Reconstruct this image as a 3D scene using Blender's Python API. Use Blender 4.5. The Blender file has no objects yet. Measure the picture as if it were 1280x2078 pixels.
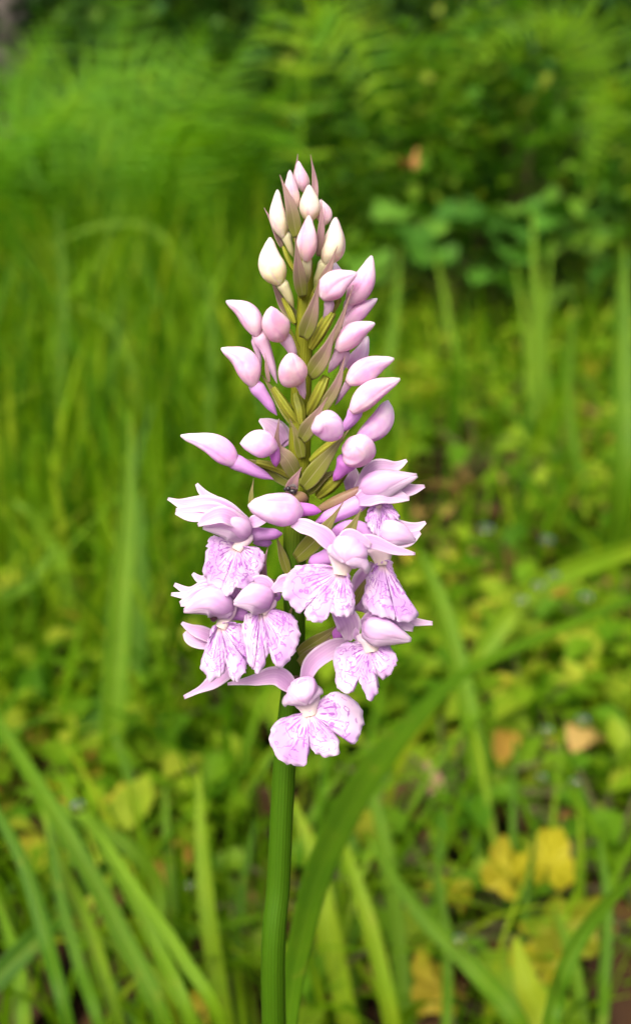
import bpy, math, random
import numpy as np
from mathutils import Vector, Matrix, Euler

random.seed(7)
rng = np.random.default_rng(11)
SC = bpy.context.scene
COL = SC.collection

# ------------------------------------------------------------------ camera, sky, sun, exposure
PITCH = math.radians(17)
CAM = np.array([0.0, 0.0, 0.30])
CR = np.array([1.0, 0.0, 0.0])
CF = np.array([0.0, math.cos(PITCH), -math.sin(PITCH)])
CU = np.array([0.0, math.sin(PITCH), math.cos(PITCH)])
FP = 2078.0                 # focal length in photograph pixels
D = 0.13                    # metres from the lens to the flower spike
S = D / FP
cam = bpy.data.cameras.new('camera')
cam.sensor_fit = 'VERTICAL'; cam.sensor_height = 24; cam.lens = 24
cam.clip_start = 0.005; cam.clip_end = 300
cam.dof.use_dof = True; cam.dof.focus_distance = D - 60 * S; cam.dof.aperture_fstop = 11.4
camo = bpy.data.objects.new('camera', cam); COL.objects.link(camo)
camo.location = CAM; camo.rotation_euler = (math.pi / 2 - PITCH, 0, 0)
SC.camera = camo

SUN_EL, SUN_AZ = math.radians(50), math.radians(205)     # azimuth measured clockwise from +Y
world = bpy.data.worlds.new('World'); SC.world = world; world.use_nodes = True
wn = world.node_tree
sky = wn.nodes.new('ShaderNodeTexSky'); sky.sky_type = 'NISHITA'; sky.sun_disc = False
sky.sun_elevation = SUN_EL; sky.sun_rotation = SUN_AZ
sky.air_density = 0.45; sky.dust_density = 8.0; sky.ozone_density = 0.3
wn.links.new(sky.outputs[0], wn.nodes['Background'].inputs[0])
wn.nodes['Background'].inputs[1].default_value = 0.13
sun = bpy.data.lights.new('sun', 'SUN'); sun.energy = 1.5; sun.angle = math.radians(40); sun.color = (1, 0.92, 0.80)
suno = bpy.data.objects.new('sun', sun); COL.objects.link(suno)
sd = Vector((math.sin(SUN_AZ) * math.cos(SUN_EL), math.cos(SUN_AZ) * math.cos(SUN_EL), math.sin(SUN_EL)))
suno.rotation_euler = sd.to_track_quat('Z', 'Y').to_euler(); suno.location = (0, 0, 8)
vs = SC.view_settings
SC.display_settings.display_device = 'sRGB'
vs.view_transform = 'Standard'; vs.look = 'None'; vs.gamma = 1; vs.use_curve_mapping = False
vs.exposure = 1.0
SC.render.engine = 'CYCLES'
cy = SC.cycles
cy.use_denoising = True; cy.max_bounces = 8; cy.diffuse_bounces = 4; cy.transmission_bounces = 6
cy.transparent_max_bounces = 6; cy.caustics_reflective = False; cy.caustics_refractive = False
cy.sample_clamp_indirect = 6

# ------------------------------------------------------------------ helpers: space
def P(x, y, z=0.0):
    """Point in the world: x, y in photograph pixels at the flower's distance, z pixels nearer than it."""
    d = D - z * S
    return CAM + CR * ((x - 640) / FP * d) + CU * ((1039 - y) / FP * d) + CF * d
def W(x, y, depth):
    return CAM + CR * ((x - 640) / FP * depth) + CU * ((1039 - y) / FP * depth) + CF * depth
def G(x, y, h=0.0):
    """Where the line of sight meets the level h above the ground."""
    r = CR * ((x - 640) / FP) + CU * ((1039 - y) / FP) + CF
    return CAM + r * ((h - CAM[2]) / r[2])
def zb(y):
    return -(y - 1039) * 0.2
def nrm(v):
    return v / (np.linalg.norm(v, axis=-1, keepdims=True) + 1e-12)
def cat(pts, n):
    p = np.asarray(pts, float)
    if p.ndim == 1: p = p[:, None]
    if len(p) == 2:
        t = np.linspace(0, 1, n)[:, None]; return p[0] * (1 - t) + p[1] * t
    e = np.vstack([2 * p[0] - p[1], p, 2 * p[-1] - p[-2]])
    k = len(p) - 1
    t = np.linspace(0, k, n); i = np.minimum(t.astype(int), k - 1); f = (t - i)[:, None]
    a, b, c, d = e[i], e[i + 1], e[i + 2], e[i + 3]
    return 0.5 * (2 * b + (c - a) * f + (2 * a - 5 * b + 4 * c - d) * f ** 2 + (3 * b - a - 3 * c + d) * f ** 3)

# ------------------------------------------------------------------ helpers: objects
WLOC = {}
def tag(o, label=None, cat_=None, group=None, kind=None):
    if label: o['label'] = label
    if cat_: o['category'] = cat_
    if group: o['group'] = group
    if kind: o['kind'] = kind
    return o
def empty(name, loc, label=None, cat_=None, group=None, parent=None):
    o = bpy.data.objects.new(name, None); COL.objects.link(o); o.empty_display_size = 0.01
    loc = np.asarray(loc, float); WLOC[o.name] = loc
    if parent is not None:
        o.parent = parent; loc = loc - WLOC[parent.name]
    o.location = loc
    return tag(o, label, cat_, group)
def quads(name, V, F, mat, UV=None, tint=None, smooth=True):
    V = np.ascontiguousarray(V, dtype=np.float32); F = np.ascontiguousarray(F, dtype=np.int32)
    me = bpy.data.meshes.new(name)
    me.vertices.add(len(V)); me.vertices.foreach_set('co', V.ravel())
    me.loops.add(F.size); me.loops.foreach_set('vertex_index', F.ravel())
    me.polygons.add(len(F)); me.polygons.foreach_set('loop_start', np.arange(0, F.size, F.shape[1], dtype=np.int32))
    me.update(calc_edges=True)
    if smooth: me.polygons.foreach_set('use_smooth', np.ones(len(F), dtype=bool))
    if UV is not None:
        l = me.uv_layers.new(name='UVMap'); l.data.foreach_set('uv', np.asarray(UV, np.float32)[F.ravel()].ravel())
    if tint is not None:
        a = me.attributes.new('tint', 'FLOAT', 'POINT'); a.data.foreach_set('value', np.asarray(tint, np.float32))
    me.materials.append(mat); me.validate()
    return me
def mk(name, V, F, mat, parent=None, UV=None, tint=None, origin=None, solid=0.0, label=None, smooth=True):
    V = np.asarray(V, float)
    origin = V.mean(0) if origin is None else np.asarray(origin, float)
    me = quads(name, V - origin, F, mat, UV, tint, smooth)
    o = bpy.data.objects.new(name, me); COL.objects.link(o); WLOC[o.name] = origin
    if parent is not None:
        o.parent = parent; o.location = origin - WLOC[parent.name]
    else: o.location = origin
    if solid:
        m = o.modifiers.new('thickness', 'SOLIDIFY'); m.thickness = solid; m.offset = 0
    if label: o['label'] = label
    return o
def grid_faces(nv, nu, wrap=False):
    i = np.arange(nv - 1)[:, None]; j = np.arange(nu if wrap else nu - 1)[None, :]
    j2 = (j + 1) % nu
    return np.stack([i * nu + j, i * nu + j2, (i + 1) * nu + j2, (i + 1) * nu + j], -1).reshape(-1, 4)
def ribbon(spine, widths, hint, cup=0.15, nu=7, nv=22, twist=0.0, wave=0.0, fold=0.0, seed=0):
    """A blade in the world: spine points, widths along it (metres), the way its face looks."""
    c = cat(spine, nv); w = np.clip(cat(widths, nv)[:, 0], 1e-5, None)
    t = nrm(np.gradient(c, axis=0)); h = np.broadcast_to(np.asarray(hint, float), t.shape)
    s = nrm(np.cross(t, h)); n = nrm(np.cross(s, t))
    v = np.linspace(0, 1, nv)
    if twist:
        a = (twist * v)[:, None]; s, n = s * np.cos(a) + n * np.sin(a), n * np.cos(a) - s * np.sin(a)
    u = np.linspace(-1, 1, nu)
    r = np.random.default_rng(seed)
    ph = r.uniform(0, 6.28, 4)
    off = cup * (u[None, :] ** 2) + fold * np.abs(u[None, :])
    if wave:
        off = off + wave * np.abs(u[None, :]) * np.sin(v[:, None] * 9 + ph[0] + (u[None, :] > 0) * 2.0) + wave * .5 * np.sin(v[:, None] * 5 + ph[1])
    V = c[:, None] + s[:, None] * (u[None, :, None] * w[:, None, None] / 2) + n[:, None] * (off * w[:, None])[..., None]
    UV = np.stack(np.broadcast_arrays(u[None, :] * .5 + .5, v[:, None]), -1).reshape(-1, 2)
    return V.reshape(-1, 3), grid_faces(nv, nu), UV
def tube(spine, radii, nu=20, nv=24, lobes=0, amp=0.0, squash=1.0, hint=None, ridge=None, rough=0.0):
    c = cat(spine, nv); rr = np.clip(cat(radii, nv)[:, 0], 1e-5, None)
    t = nrm(np.gradient(c, axis=0)); h = np.broadcast_to(np.asarray(-CF if hint is None else hint, float) + 1e-4, t.shape)
    s = nrm(np.cross(t, h)); n = nrm(np.cross(s, t))
    a = np.linspace(-np.pi / 2, 1.5 * np.pi, nu + 1); nu += 1
    sp_ = rng.uniform(0, 2.1) if ridge else 0.0
    v = np.linspace(0, 1, nv)
    m = 1 + amp * np.cos(lobes * a)[None, :] * np.ones((nv, 1))
    if ridge:                       # three sepals meeting: shallow seams that deepen to the tip
        m = m - ridge * (0.4 + 0.6 * v[:, None]) * np.exp(-((np.mod(a + sp_, 2 * np.pi / 3) - np.pi / 3) / 0.17) ** 2)[None, :]
    if rough:                       # no two alike: flattened faces, a keel, a lopsided belly
        q = rng.uniform(0, 6.28, 5)
        e = np.sin(np.pi * np.clip(v * 1.1, 0, 1))[:, None] ** .5
        m = m + rough * e * (np.cos(2 * a + q[0])[None] * .9 + .8 * np.cos(3 * a[None] + q[1] + v[:, None] * 1.5) + .7 * np.sin(a[None] + q[2] + v[:, None] * 3) + .35 * np.sin(5 * a[None] + q[3] + v[:, None] * 4))
    V = c[:, None] + (s[:, None] * np.cos(a)[None, :, None] + n[:, None] * (np.sin(a) * squash)[None, :, None]) * (rr[:, None] * m)[..., None]
    V = V.reshape(-1, 3)
    UV = np.stack(np.broadcast_arrays(((a + sp_) / (2 * np.pi))[None, :], v[:, None]), -1).reshape(-1, 2)
    return V, grid_faces(nv, nu), UV

# ------------------------------------------------------------------ materials
def newmat(name):
    m = bpy.data.materials.new(name); m.use_nodes = True
    nt = m.node_tree; nt.nodes.clear()
    out = nt.nodes.new('ShaderNodeOutputMaterial')
    return m, nt, out
def N(nt, t, **kw):
    n = nt.nodes.new(t)
    for k, v in kw.items():
        if k in n.inputs: n.inputs[k].default_value = v
        else: setattr(n, k, v)
    return n
def ramp(nt, fac, stops, interp='LINEAR'):
    r = nt.nodes.new('ShaderNodeValToRGB'); cr = r.color_ramp; cr.interpolation = interp
    while len(cr.elements) < len(stops): cr.elements.new(0.5)
    for e, (p, c) in zip(cr.elements, stops):
        e.position = p; e.color = (*c, 1) if len(c) == 3 else c
    nt.links.new(fac, r.inputs[0]); return r.outputs[0]
def mix(nt, fac, a, b, mode='MIX'):
    m = nt.nodes.new('ShaderNodeMix'); m.data_type = 'RGBA'; m.blend_type = mode
    for i, v in ((0, fac), (6, a), (7, b)):
        if isinstance(v, (int, float)): m.inputs[i].default_value = v
        elif isinstance(v, tuple): m.inputs[i].default_value = (*v, 1)
        else: nt.links.new(v, m.inputs[i])
    return m.outputs[2]
def math_(nt, op, a, b=0.0):
    m = nt.nodes.new('ShaderNodeMath'); m.operation = op
    for i, v in enumerate((a, b)):
        if isinstance(v, (int, float)): m.inputs[i].default_value = v
        else: nt.links.new(v, m.inputs[i])
    return m.outputs[0]
def uvxy(nt):
    uv = nt.nodes.new('ShaderNodeUVMap'); s = nt.nodes.new('ShaderNodeSeparateXYZ')
    nt.links.new(uv.outputs[0], s.inputs[0]); return uv.outputs[0], s.outputs[0], s.outputs[1]
def noise(nt, scale, vec=None, detail=2.0, rough=.5):
    n = N(nt, 'ShaderNodeTexNoise', Scale=scale, Detail=detail, Roughness=rough)
    if vec is None:
        g = nt.nodes.new('ShaderNodeNewGeometry'); vec = g.outputs['Position']
    nt.links.new(vec, n.inputs['Vector']); return n.outputs[0]
def shade(nt, out, col, trans=0.3, rough=.5, spec=.3, tmul=1.0, bump=None, sss=0.0, tcol=None):
    b = N(nt, 'ShaderNodeBsdfPrincipled', Roughness=rough)
    b.inputs['Specular IOR Level'].default_value = spec
    nt.links.new(col, b.inputs['Base Color'])
    if sss:
        b.inputs['Subsurface Weight'].default_value = sss
        b.inputs['Subsurface Scale'].default_value = 0.0022
        b.inputs['Subsurface Radius'].default_value = (1, .7, .9)
    if bump:
        bn = N(nt, 'ShaderNodeBump', Strength=bump[1], Distance=bump[2]); nt.links.new(bump[0], bn.inputs['Height'])
        nt.links.new(bn.outputs[0], b.inputs['Normal'])
    if trans:
        t = nt.nodes.new('ShaderNodeBsdfTranslucent')
        c2 = mix(nt, 1.0, col, tcol or (tmul, tmul, tmul), 'MULTIPLY'); nt.links.new(c2, t.inputs[0])
        ms = nt.nodes.new('ShaderNodeMixShader'); ms.inputs[0].default_value = trans
        nt.links.new(b.outputs[0], ms.inputs[1]); nt.links.new(t.outputs[0], ms.inputs[2])
        nt.links.new(ms.outputs[0], out.inputs[0])
    else: nt.links.new(b.outputs[0], out.inputs[0])

def leaf_mat(name, stops, attr=True, trans=.45, rough=.55, spec=.14, rib=0.0, nscale=40, midf=.3):
    m, nt, out = newmat(name)
    if attr:
        a = N(nt, 'ShaderNodeAttribute', attribute_name='tint'); f = a.outputs['Fac']
    else:
        a = nt.nodes.new('ShaderNodeObjectInfo'); f = a.outputs['Random']
    n = noise(nt, nscale, detail=3)
    f2 = math_(nt, 'ADD', f, math_(nt, 'MULTIPLY', math_(nt, 'SUBTRACT', n, 0.5), 0.35))
    col = ramp(nt, f2, stops)
    bump = None
    if rib:
        _, u, v = uvxy(nt)
        w = math_(nt, 'SINE', math_(nt, 'MULTIPLY', u, 70.0))
        mid = math_(nt, 'LESS_THAN', math_(nt, 'ABSOLUTE', math_(nt, 'SUBTRACT', u, 0.5)), 0.05)
        col = mix(nt, math_(nt, 'MULTIPLY', math_(nt, 'ADD', math_(nt, 'MULTIPLY', w, .5), .5), rib), col, (0.02, 0.06, 0.004))
        bump = (w, 0.2, 0.0003)
        col = mix(nt, math_(nt, 'MULTIPLY', mid, midf), col, (.26, .38, .03))
        blot = ramp(nt, noise(nt, 160, detail=4), [(.62, (0, 0, 0)), (.72, (.35, .35, .35))])
        col = mix(nt, blot, col, (.22, .24, .02))
        tipn = math_(nt, 'ADD', v, math_(nt, 'MULTIPLY', math_(nt, 'SUBTRACT', noise(nt, 60), .62), .12))
        col = mix(nt, ramp(nt, tipn, [(.985, (0, 0, 0)), (1.0, (.6, .6, .6))]), col, (.30, .20, .05))
    shade(nt, out, col, trans, rough, spec, tcol=(1.25, 1.35, .6), bump=bump)
    return m

GREEN_GRASS = [(0.0, (.022, .085, .001)), (.35, (.061, .170, .002)), (.7, (.138, .275, .003)), (1.0, (.29, .38, .015))]
M_grass = leaf_mat('grass_green', GREEN_GRASS)
M_blade = leaf_mat('blade_green', GREEN_GRASS, trans=.38, rib=.18, spec=.2)
M_oleaf = leaf_mat('orchid_leaf_green', GREEN_GRASS, trans=.38, rib=.12, spec=.2, midf=.08)
M_herb = leaf_mat('herb_green', [(0, (.03, .10, .003)), (.3, (.075, .195, .004)), (.6, (.17, .30, .008)), (.85, (.33, .40, .03)), (.95, (.42, .36, .03)), (1, (.40, .24, .04))])
M_bush = leaf_mat('bush_green', [(0, (.03, .105, .008)), (.5, (.085, .215, .014)), (.85, (.15, .27, .02)), (1, (.25, .31, .03))])
M_fern = leaf_mat('fern_green', [(0, (.045, .15, .004)), (.5, (.090, .245, .006)), (1, (.23, .38, .006))])
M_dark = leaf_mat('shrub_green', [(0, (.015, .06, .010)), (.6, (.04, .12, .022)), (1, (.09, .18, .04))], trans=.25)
M_blue = leaf_mat('bluish_leaf', [(0, (.035, .115, .012)), (.5, (.065, .19, .017)), (1, (.14, .27, .03))], attr=False, trans=.25)
M_lime = leaf_mat('lime_leaf', [(0, (.07, .20, .008)), (.5, (.13, .28, .01)), (1, (.24, .36, .02))], attr=False)
M_yellow = leaf_mat('yellowed_leaf', [(0, (.17, .20, .01)), (.35, (.27, .26, .010)), (.75, (.32, .30, .013)), (1, (.22, .15, .02))], attr=False, trans=.3)
M_tan = leaf_mat('tan_leaf', [(0, (.22, .11, .03)), (.5, (.38, .20, .04)), (1, (.42, .30, .10))], attr=False, trans=.2, nscale=120)
M_straw = leaf_mat('straw', [(0, (.35, .24, .14)), (1, (.5, .38, .26))], attr=False, trans=.15, nscale=120)
M_litter = leaf_mat('litter', [(0, (.015, .008, .004)), (.5, (.05, .025, .011)), (.85, (.13, .068, .026)), (1, (.30, .20, .06))], trans=.1, nscale=90)
M_wood = leaf_mat('far_leaves', [(0, (.008, .03, .004)), (.7, (.03, .085, .010)), (1, (.08, .16, .015))], trans=.15)  # leaf colours darkened to stand in for the wood's shade

m, nt, out = newmat('soil'); M_soil = m
shade(nt, out, ramp(nt, noise(nt, 22, detail=6, rough=.7), [(.3, (.010, .006, .003)), (.5, (.028, .015, .008)), (.75, (.07, .038, .018))]), 0, .95, .1,
      bump=(noise(nt, 90, detail=5), .8, .02))
m, nt, out = newmat('bark'); M_bark = m
shade(nt, out, ramp(nt, noise(nt, 14, detail=6), [(.3, (.07, .06, .055)), (.7, (.20, .17, .16))]), 0, .9, .1, bump=(noise(nt, 40, detail=4), .7, .01))
m, nt, out = newmat('twig'); M_twig = m
shade(nt, out, ramp(nt, noise(nt, 30), [(.3, (.05, .05, .02)), (.7, (.10, .10, .03))]), 0, .8, .2)

def stem_mat(name, lo, hi, v0, v1):
    m, nt, out = newmat(name)
    _, u, v = uvxy(nt)
    mr = N(nt, 'ShaderNodeMapRange'); mr.inputs[1].default_value = v0; mr.inputs[2].default_value = v1
    nt.links.new(v, mr.inputs[0])
    col = mix(nt, mr.outputs[0], hi, lo)
    w = math_(nt, 'SINE', math_(nt, 'ADD', math_(nt, 'MULTIPLY', u, 6.2832 * 23), math_(nt, 'MULTIPLY', noise(nt, 35, detail=2), 9.0)))
    col = mix(nt, math_(nt, 'MULTIPLY', math_(nt, 'ADD', w, 1.0), .07), col, (.02, .045, .001))
    col = mix(nt, math_(nt, 'MULTIPLY', noise(nt, 900, detail=3), .35), col, (.05, .10, .004))
    shade(nt, out, col, 0, .6, .12, bump=(w, .2, .0002), sss=.15)
    return m
M_stem = stem_mat('orchid_stem', (.034, .102, .001), (.20, .21, .012), .36, .50)

def petal_mat(name, base, tip, vein=(.55, .22, .62), vf=.25, trans=.5, sss=0.0, white=.25):
    m, nt, out = newmat(name)
    uv, u, v = uvxy(nt)
    n = noise(nt, 260, detail=2)
    col = mix(nt, math_(nt, 'POWER', v, 1.4), base, tip)
    col = mix(nt, math_(nt, 'MULTIPLY', n, white), col, (.88, .78, .9))
    w = math_(nt, 'SINE', math_(nt, 'ADD', math_(nt, 'MULTIPLY', u, 44.0), math_(nt, 'MULTIPLY', n, 5.0)))
    w2 = math_(nt, 'POWER', math_(nt, 'ADD', math_(nt, 'MULTIPLY', w, .5), .5), 4.0)
    col = mix(nt, math_(nt, 'MULTIPLY', w2, vf), col, vein)
    au = math_(nt, 'ABSOLUTE', math_(nt, 'SUBTRACT', u, .5))
    if trans > .15:
        col = mix(nt, ramp(nt, au, [(.0, (.22, .22, .22)), (.12, (0, 0, 0)), (.36, (0, 0, 0)), (.5, (.0, .0, .0))]), col, vein)
        col = mix(nt, ramp(nt, au, [(.36, (0, 0, 0)), (.5, (.7, .7, .7))]), col, (.93, .86, .92))
    g = noise(nt, 1500, detail=2)
    shade(nt, out, col, trans, .46, .30, sss=sss, bump=(math_(nt, 'ADD', g, math_(nt, 'MULTIPLY', w, .15)), .25, .0002))
    return m
M_sepal = petal_mat('petal_lilac', (.74, .47, .77), (.82, .61, .82), vf=.24)
M_sepal_w = petal_mat('petal_white', (.74, .48, .77), (.85, .69, .83), vf=.24)
M_hood = petal_mat('petal_hood', (.70, .42, .74), (.80, .58, .80), vf=.2, trans=.22, sss=.5)
M_spur = petal_mat('petal_spur', (.56, .30, .64), (.52, .20, .62), vf=.10, trans=.1, sss=.3, white=.12)
M_magenta = petal_mat('petal_magenta', (.56, .20, .62), (.46, .11, .52), vf=.10, trans=.1, sss=.3, white=.05)
M_throat = petal_mat('petal_throat', (.80, .62, .76), (.84, .73, .58), vf=.05, trans=.2, white=.3)

def bud_mat(name, base, mid, tip, edge):
    m, nt, out = newmat(name)
    uv, u, v = uvxy(nt)
    col = ramp(nt, math_(nt, 'ADD', v, math_(nt, 'MULTIPLY', math_(nt, 'SUBTRACT', noise(nt, 220, detail=2), .5), .5)), [(.0, base), (.45, mid), (.92, tip)])
    # pink runs in broad patches along the sepals
    c = nt.nodes.new('ShaderNodeMapping'); c.inputs['Scale'].default_value = (5, 1.4, 1); nt.links.new(uv, c.inputs[0])
    oi = nt.nodes.new('ShaderNodeObjectInfo')
    ad = nt.nodes.new('ShaderNodeVectorMath'); ad.operation = 'ADD'
    nt.links.new(c.outputs[0], ad.inputs[0]); sc = nt.nodes.new('ShaderNodeVectorMath'); sc.operation = 'SCALE'
    sc.inputs[0].default_value = (17, 9, 5); nt.links.new(oi.outputs['Random'], sc.inputs['Scale']); nt.links.new(sc.outputs[0], ad.inputs[1])
    n = noise(nt, 1.0, ad.outputs[0], detail=1)
    col = mix(nt, ramp(nt, n, [(.45, (0, 0, 0)), (.68, (.75, .75, .75))]), col, edge)
    sm = math_(nt, 'ABSOLUTE', math_(nt, 'SUBTRACT', math_(nt, 'FRACT', math_(nt, 'ADD', math_(nt, 'MULTIPLY', u, 3.0), 3.0)), .5))
    col = mix(nt, ramp(nt, sm, [(.0, (.55, .55, .55)), (.045, (.25, .25, .25)), (.10, (0, 0, 0))]), col, mix(nt, .5, edge, (.50, .22, .46)))
    vn = math_(nt, 'POWER', math_(nt, 'ADD', math_(nt, 'MULTIPLY', math_(nt, 'SINE', math_(nt, 'ADD', math_(nt, 'MULTIPLY', u, 150.0), math_(nt, 'MULTIPLY', noise(nt, 300), 6.0))), .5), .5), 5.0)
    col = mix(nt, math_(nt, 'MULTIPLY', vn, .16), col, edge)
    col = mix(nt, ramp(nt, noise(nt, 1100, detail=3, rough=.65), [(.45, (0, 0, 0)), (.7, (.38, .38, .38))]), col, edge)
    col = mix(nt, ramp(nt, noise(nt, 620, detail=2), [(.5, (0, 0, 0)), (.7, (.35, .35, .35))]), col, (.88, .80, .80))
    shade(nt, out, col, .2, .62, .14, sss=.75, bump=(noise(nt, 1500, detail=3), .32, .0002))
    return m
M_bud = [bud_mat('bud_cream', (.62, .60, .26), (.78, .70, .50), (.82, .68, .68), (.74, .52, .56)),
         bud_mat('bud_blush', (.74, .60, .44), (.72, .48, .54), (.80, .60, .68), (.68, .36, .56)),
         bud_mat('bud_pink', (.72, .46, .58), (.72, .38, .66), (.80, .56, .78), (.76, .54, .64)),
         bud_mat('bud_lilac', (.66, .33, .66), (.71, .38, .72), (.84, .68, .84), (.76, .50, .76))]
M_neck_cream = petal_mat('neck_cream', (.62, .60, .34), (.46, .46, .12), vf=.05, trans=.1, sss=.3, white=.2)
M_neck_pink = petal_mat('neck_pink', (.68, .44, .60), (.62, .38, .60), vf=.06, trans=.1, sss=.3, white=.2)

def bract_mat(name, lo, hi, p0=.15, p1=.6):
    m, nt, out = newmat(name)
    uv, u, v = uvxy(nt)
    f = math_(nt, 'ADD', v, math_(nt, 'MULTIPLY', math_(nt, 'SUBTRACT', noise(nt, 300, detail=3), .5), .4))
    col = ramp(nt, f, [(p0, lo), (p1, hi)])
    w = math_(nt, 'SINE', math_(nt, 'MULTIPLY', u, 48.0))
    col = mix(nt, math_(nt, 'MULTIPLY', math_(nt, 'ADD', w, 1.0), .07), col, (.07, .07, .015))
    au = math_(nt, 'ABSOLUTE', math_(nt, 'SUBTRACT', u, .5))
    col = mix(nt, ramp(nt, au, [(.0, (.5, .5, .5)), (.05, (0, 0, 0)), (.42, (0, 0, 0)), (.5, (.45, .45, .45))]), col, (.42, .38, .22))
    shade(nt, out, col, .28, .5, .3, bump=(w, .12, .0001))
    return m
M_bract = bract_mat('bract_olive_purple', (.22, .25, .04), (.32, .20, .19))
M_bract_g = bract_mat('bract_olive', (.21, .24, .03), (.23, .18, .09), .3, .95)
M_bract_p = bract_mat('bract_purple', (.26, .18, .13), (.36, .21, .24), .0, .4)
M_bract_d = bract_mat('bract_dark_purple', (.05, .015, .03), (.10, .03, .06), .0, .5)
m, nt, out = newmat('ovary_yellow'); M_ovary = m
_, u, v = uvxy(nt)
w = math_(nt, 'SINE', math_(nt, 'MULTIPLY', u, 6.2832 * 6))
col = mix(nt, math_(nt, 'MULTIPLY', math_(nt, 'ADD', w, 1.0), .12), ramp(nt, noise(nt, 350), [(.3, (.22, .26, .02)), (.7, (.38, .39, .04))]), (.13, .14, .012))
shade(nt, out, col, .1, .45, .35, sss=.2, bump=(w, .4, .0003))
m, nt, out = newmat('ovary_brown'); M_ovary_b = m
shade(nt, out, ramp(nt, noise(nt, 300, detail=3), [(.3, (.15, .13, .025)), (.7, (.25, .14, .11))]), .05, .45, .35, sss=.15)

m, nt, out = newmat('lip_spotted'); M_lip = m
uv, u, v = uvxy(nt)
oi = nt.nodes.new('ShaderNodeObjectInfo')
def lipvec(su, sv, jit):
    c = nt.nodes.new('ShaderNodeCombineXYZ')
    wob = math_(nt, 'MULTIPLY', math_(nt, 'SUBTRACT', noise(nt, 420, detail=2), .5), jit)
    nt.links.new(math_(nt, 'ADD', math_(nt, 'MULTIPLY', u, su), wob), c.inputs[0])
    nt.links.new(math_(nt, 'MULTIPLY', v, sv), c.inputs[1])
    nt.links.new(math_(nt, 'MULTIPLY', oi.outputs['Random'], 37.0), c.inputs[2]); return c.outputs[0]
n_big = noise(nt, 1.0, lipvec(7, 2.0, .8), detail=1)
col = ramp(nt, n_big, [(.34, (.85, .69, .87)), (.5, (.75, .51, .81)), (.68, (.67, .42, .77))])
wl_ = math_(nt, 'MULTIPLY', math_(nt, 'SUBTRACT', noise(nt, 500, detail=1.5), .5), 7.0)
lines = math_(nt, 'SINE', math_(nt, 'ADD', math_(nt, 'ADD', math_(nt, 'MULTIPLY', u, 6.2832 * 25), wl_), math_(nt, 'MULTIPLY', oi.outputs['Random'], 50.0)))
n_dash = noise(nt, 1.0, lipvec(26, 7.5, 1.5), detail=0.5)
dash = ramp(nt, math_(nt, 'ADD', math_(nt, 'MULTIPLY', lines, .30), n_dash), [(.71, (0, 0, 0)), (.77, (1, 1, 1))])
win = ramp(nt, v, [(.14, (0, 0, 0)), (.22, (1, 1, 1)), (.48, (1, 1, 1)), (.72, (0, 0, 0))])
n_loop = noise(nt, 1.0, lipvec(15, 5.0, 6.0), detail=1.6)
loop_ = ramp(nt, n_loop, [(.485, (0, 0, 0)), (.51, (1, 1, 1)), (.535, (1, 1, 1)), (.56, (0, 0, 0))])
win2 = ramp(nt, v, [(.28, (0, 0, 0)), (.42, (1, 1, 1)), (.82, (1, 1, 1)), (.97, (0, 0, 0))])
col = mix(nt, mix(nt, 1.0, mix(nt, 1.0, dash, win, 'MULTIPLY'), (.85, .85, .85), 'MULTIPLY'), col, (.38, .09, .52))
col = mix(nt, mix(nt, 1.0, mix(nt, 1.0, loop_, win2, 'MULTIPLY'), (.75, .75, .75), 'MULTIPLY'), col, (.40, .11, .55))
col = mix(nt, ramp(nt, v, [(.04, (1, 1, 1)), (.24, (0, 0, 0))]), col, (.86, .72, .58))
col = mix(nt, ramp(nt, v, [(.9, (0, 0, 0)), (1.0, (.6, .6, .6))]), col, (.88, .80, .92))
shade(nt, out, col, .42, .5, .22, bump=(noise(nt, 420, detail=2), .10, .0002))

m, nt, out = newmat('dew'); M_dew = m
g = N(nt, 'ShaderNodeBsdfGlass', Roughness=0.0, IOR=1.33); nt.links.new(g.outputs[0], out.inputs[0])
m, nt, out = newmat('insect_black'); M_black = m
shade(nt, out, ramp(nt, noise(nt, 900), [(.3, (.006, .005, .006)), (.7, (.02, .017, .02))]), 0, .3, .5)
m, nt, out = newmat('insect_wing'); M_wing = m
shade(nt, out, ramp(nt, noise(nt, 900), [(.3, (.10, .09, .09)), (.7, (.25, .22, .22))]), .4, .25, .6)

# ------------------------------------------------------------------ ground and wood behind
def ground_h(x, y):
    bumps = .012 * np.sin(x * 9 + 1) * np.sin(y * 7) + .02 * np.sin(x * 2.3 + 2) * np.sin(y * 1.9 + 1)
    hill = np.clip(y - 3.4, 0, None) * .42
    return bumps * np.clip((y - .1) * 1.5, 0.2, 1) + np.minimum(hill, 14)
gx = np.concatenate([-np.geomspace(60, 1.6, 22), np.linspace(-1.5, 1.5, 60), np.geomspace(1.6, 60, 22)])
gy = np.concatenate([-np.geomspace(30, .5, 14), np.linspace(-.4, 4, 90), np.geomspace(4.2, 120, 30)])
X, Y = np.meshgrid(gx, gy)
V = np.stack([X, Y, ground_h(X, Y)], -1).reshape(-1, 3)
tag(mk('ground', V, grid_faces(len(gy), len(gx)), M_soil, origin=(0, 0, 0)), kind='structure')

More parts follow.
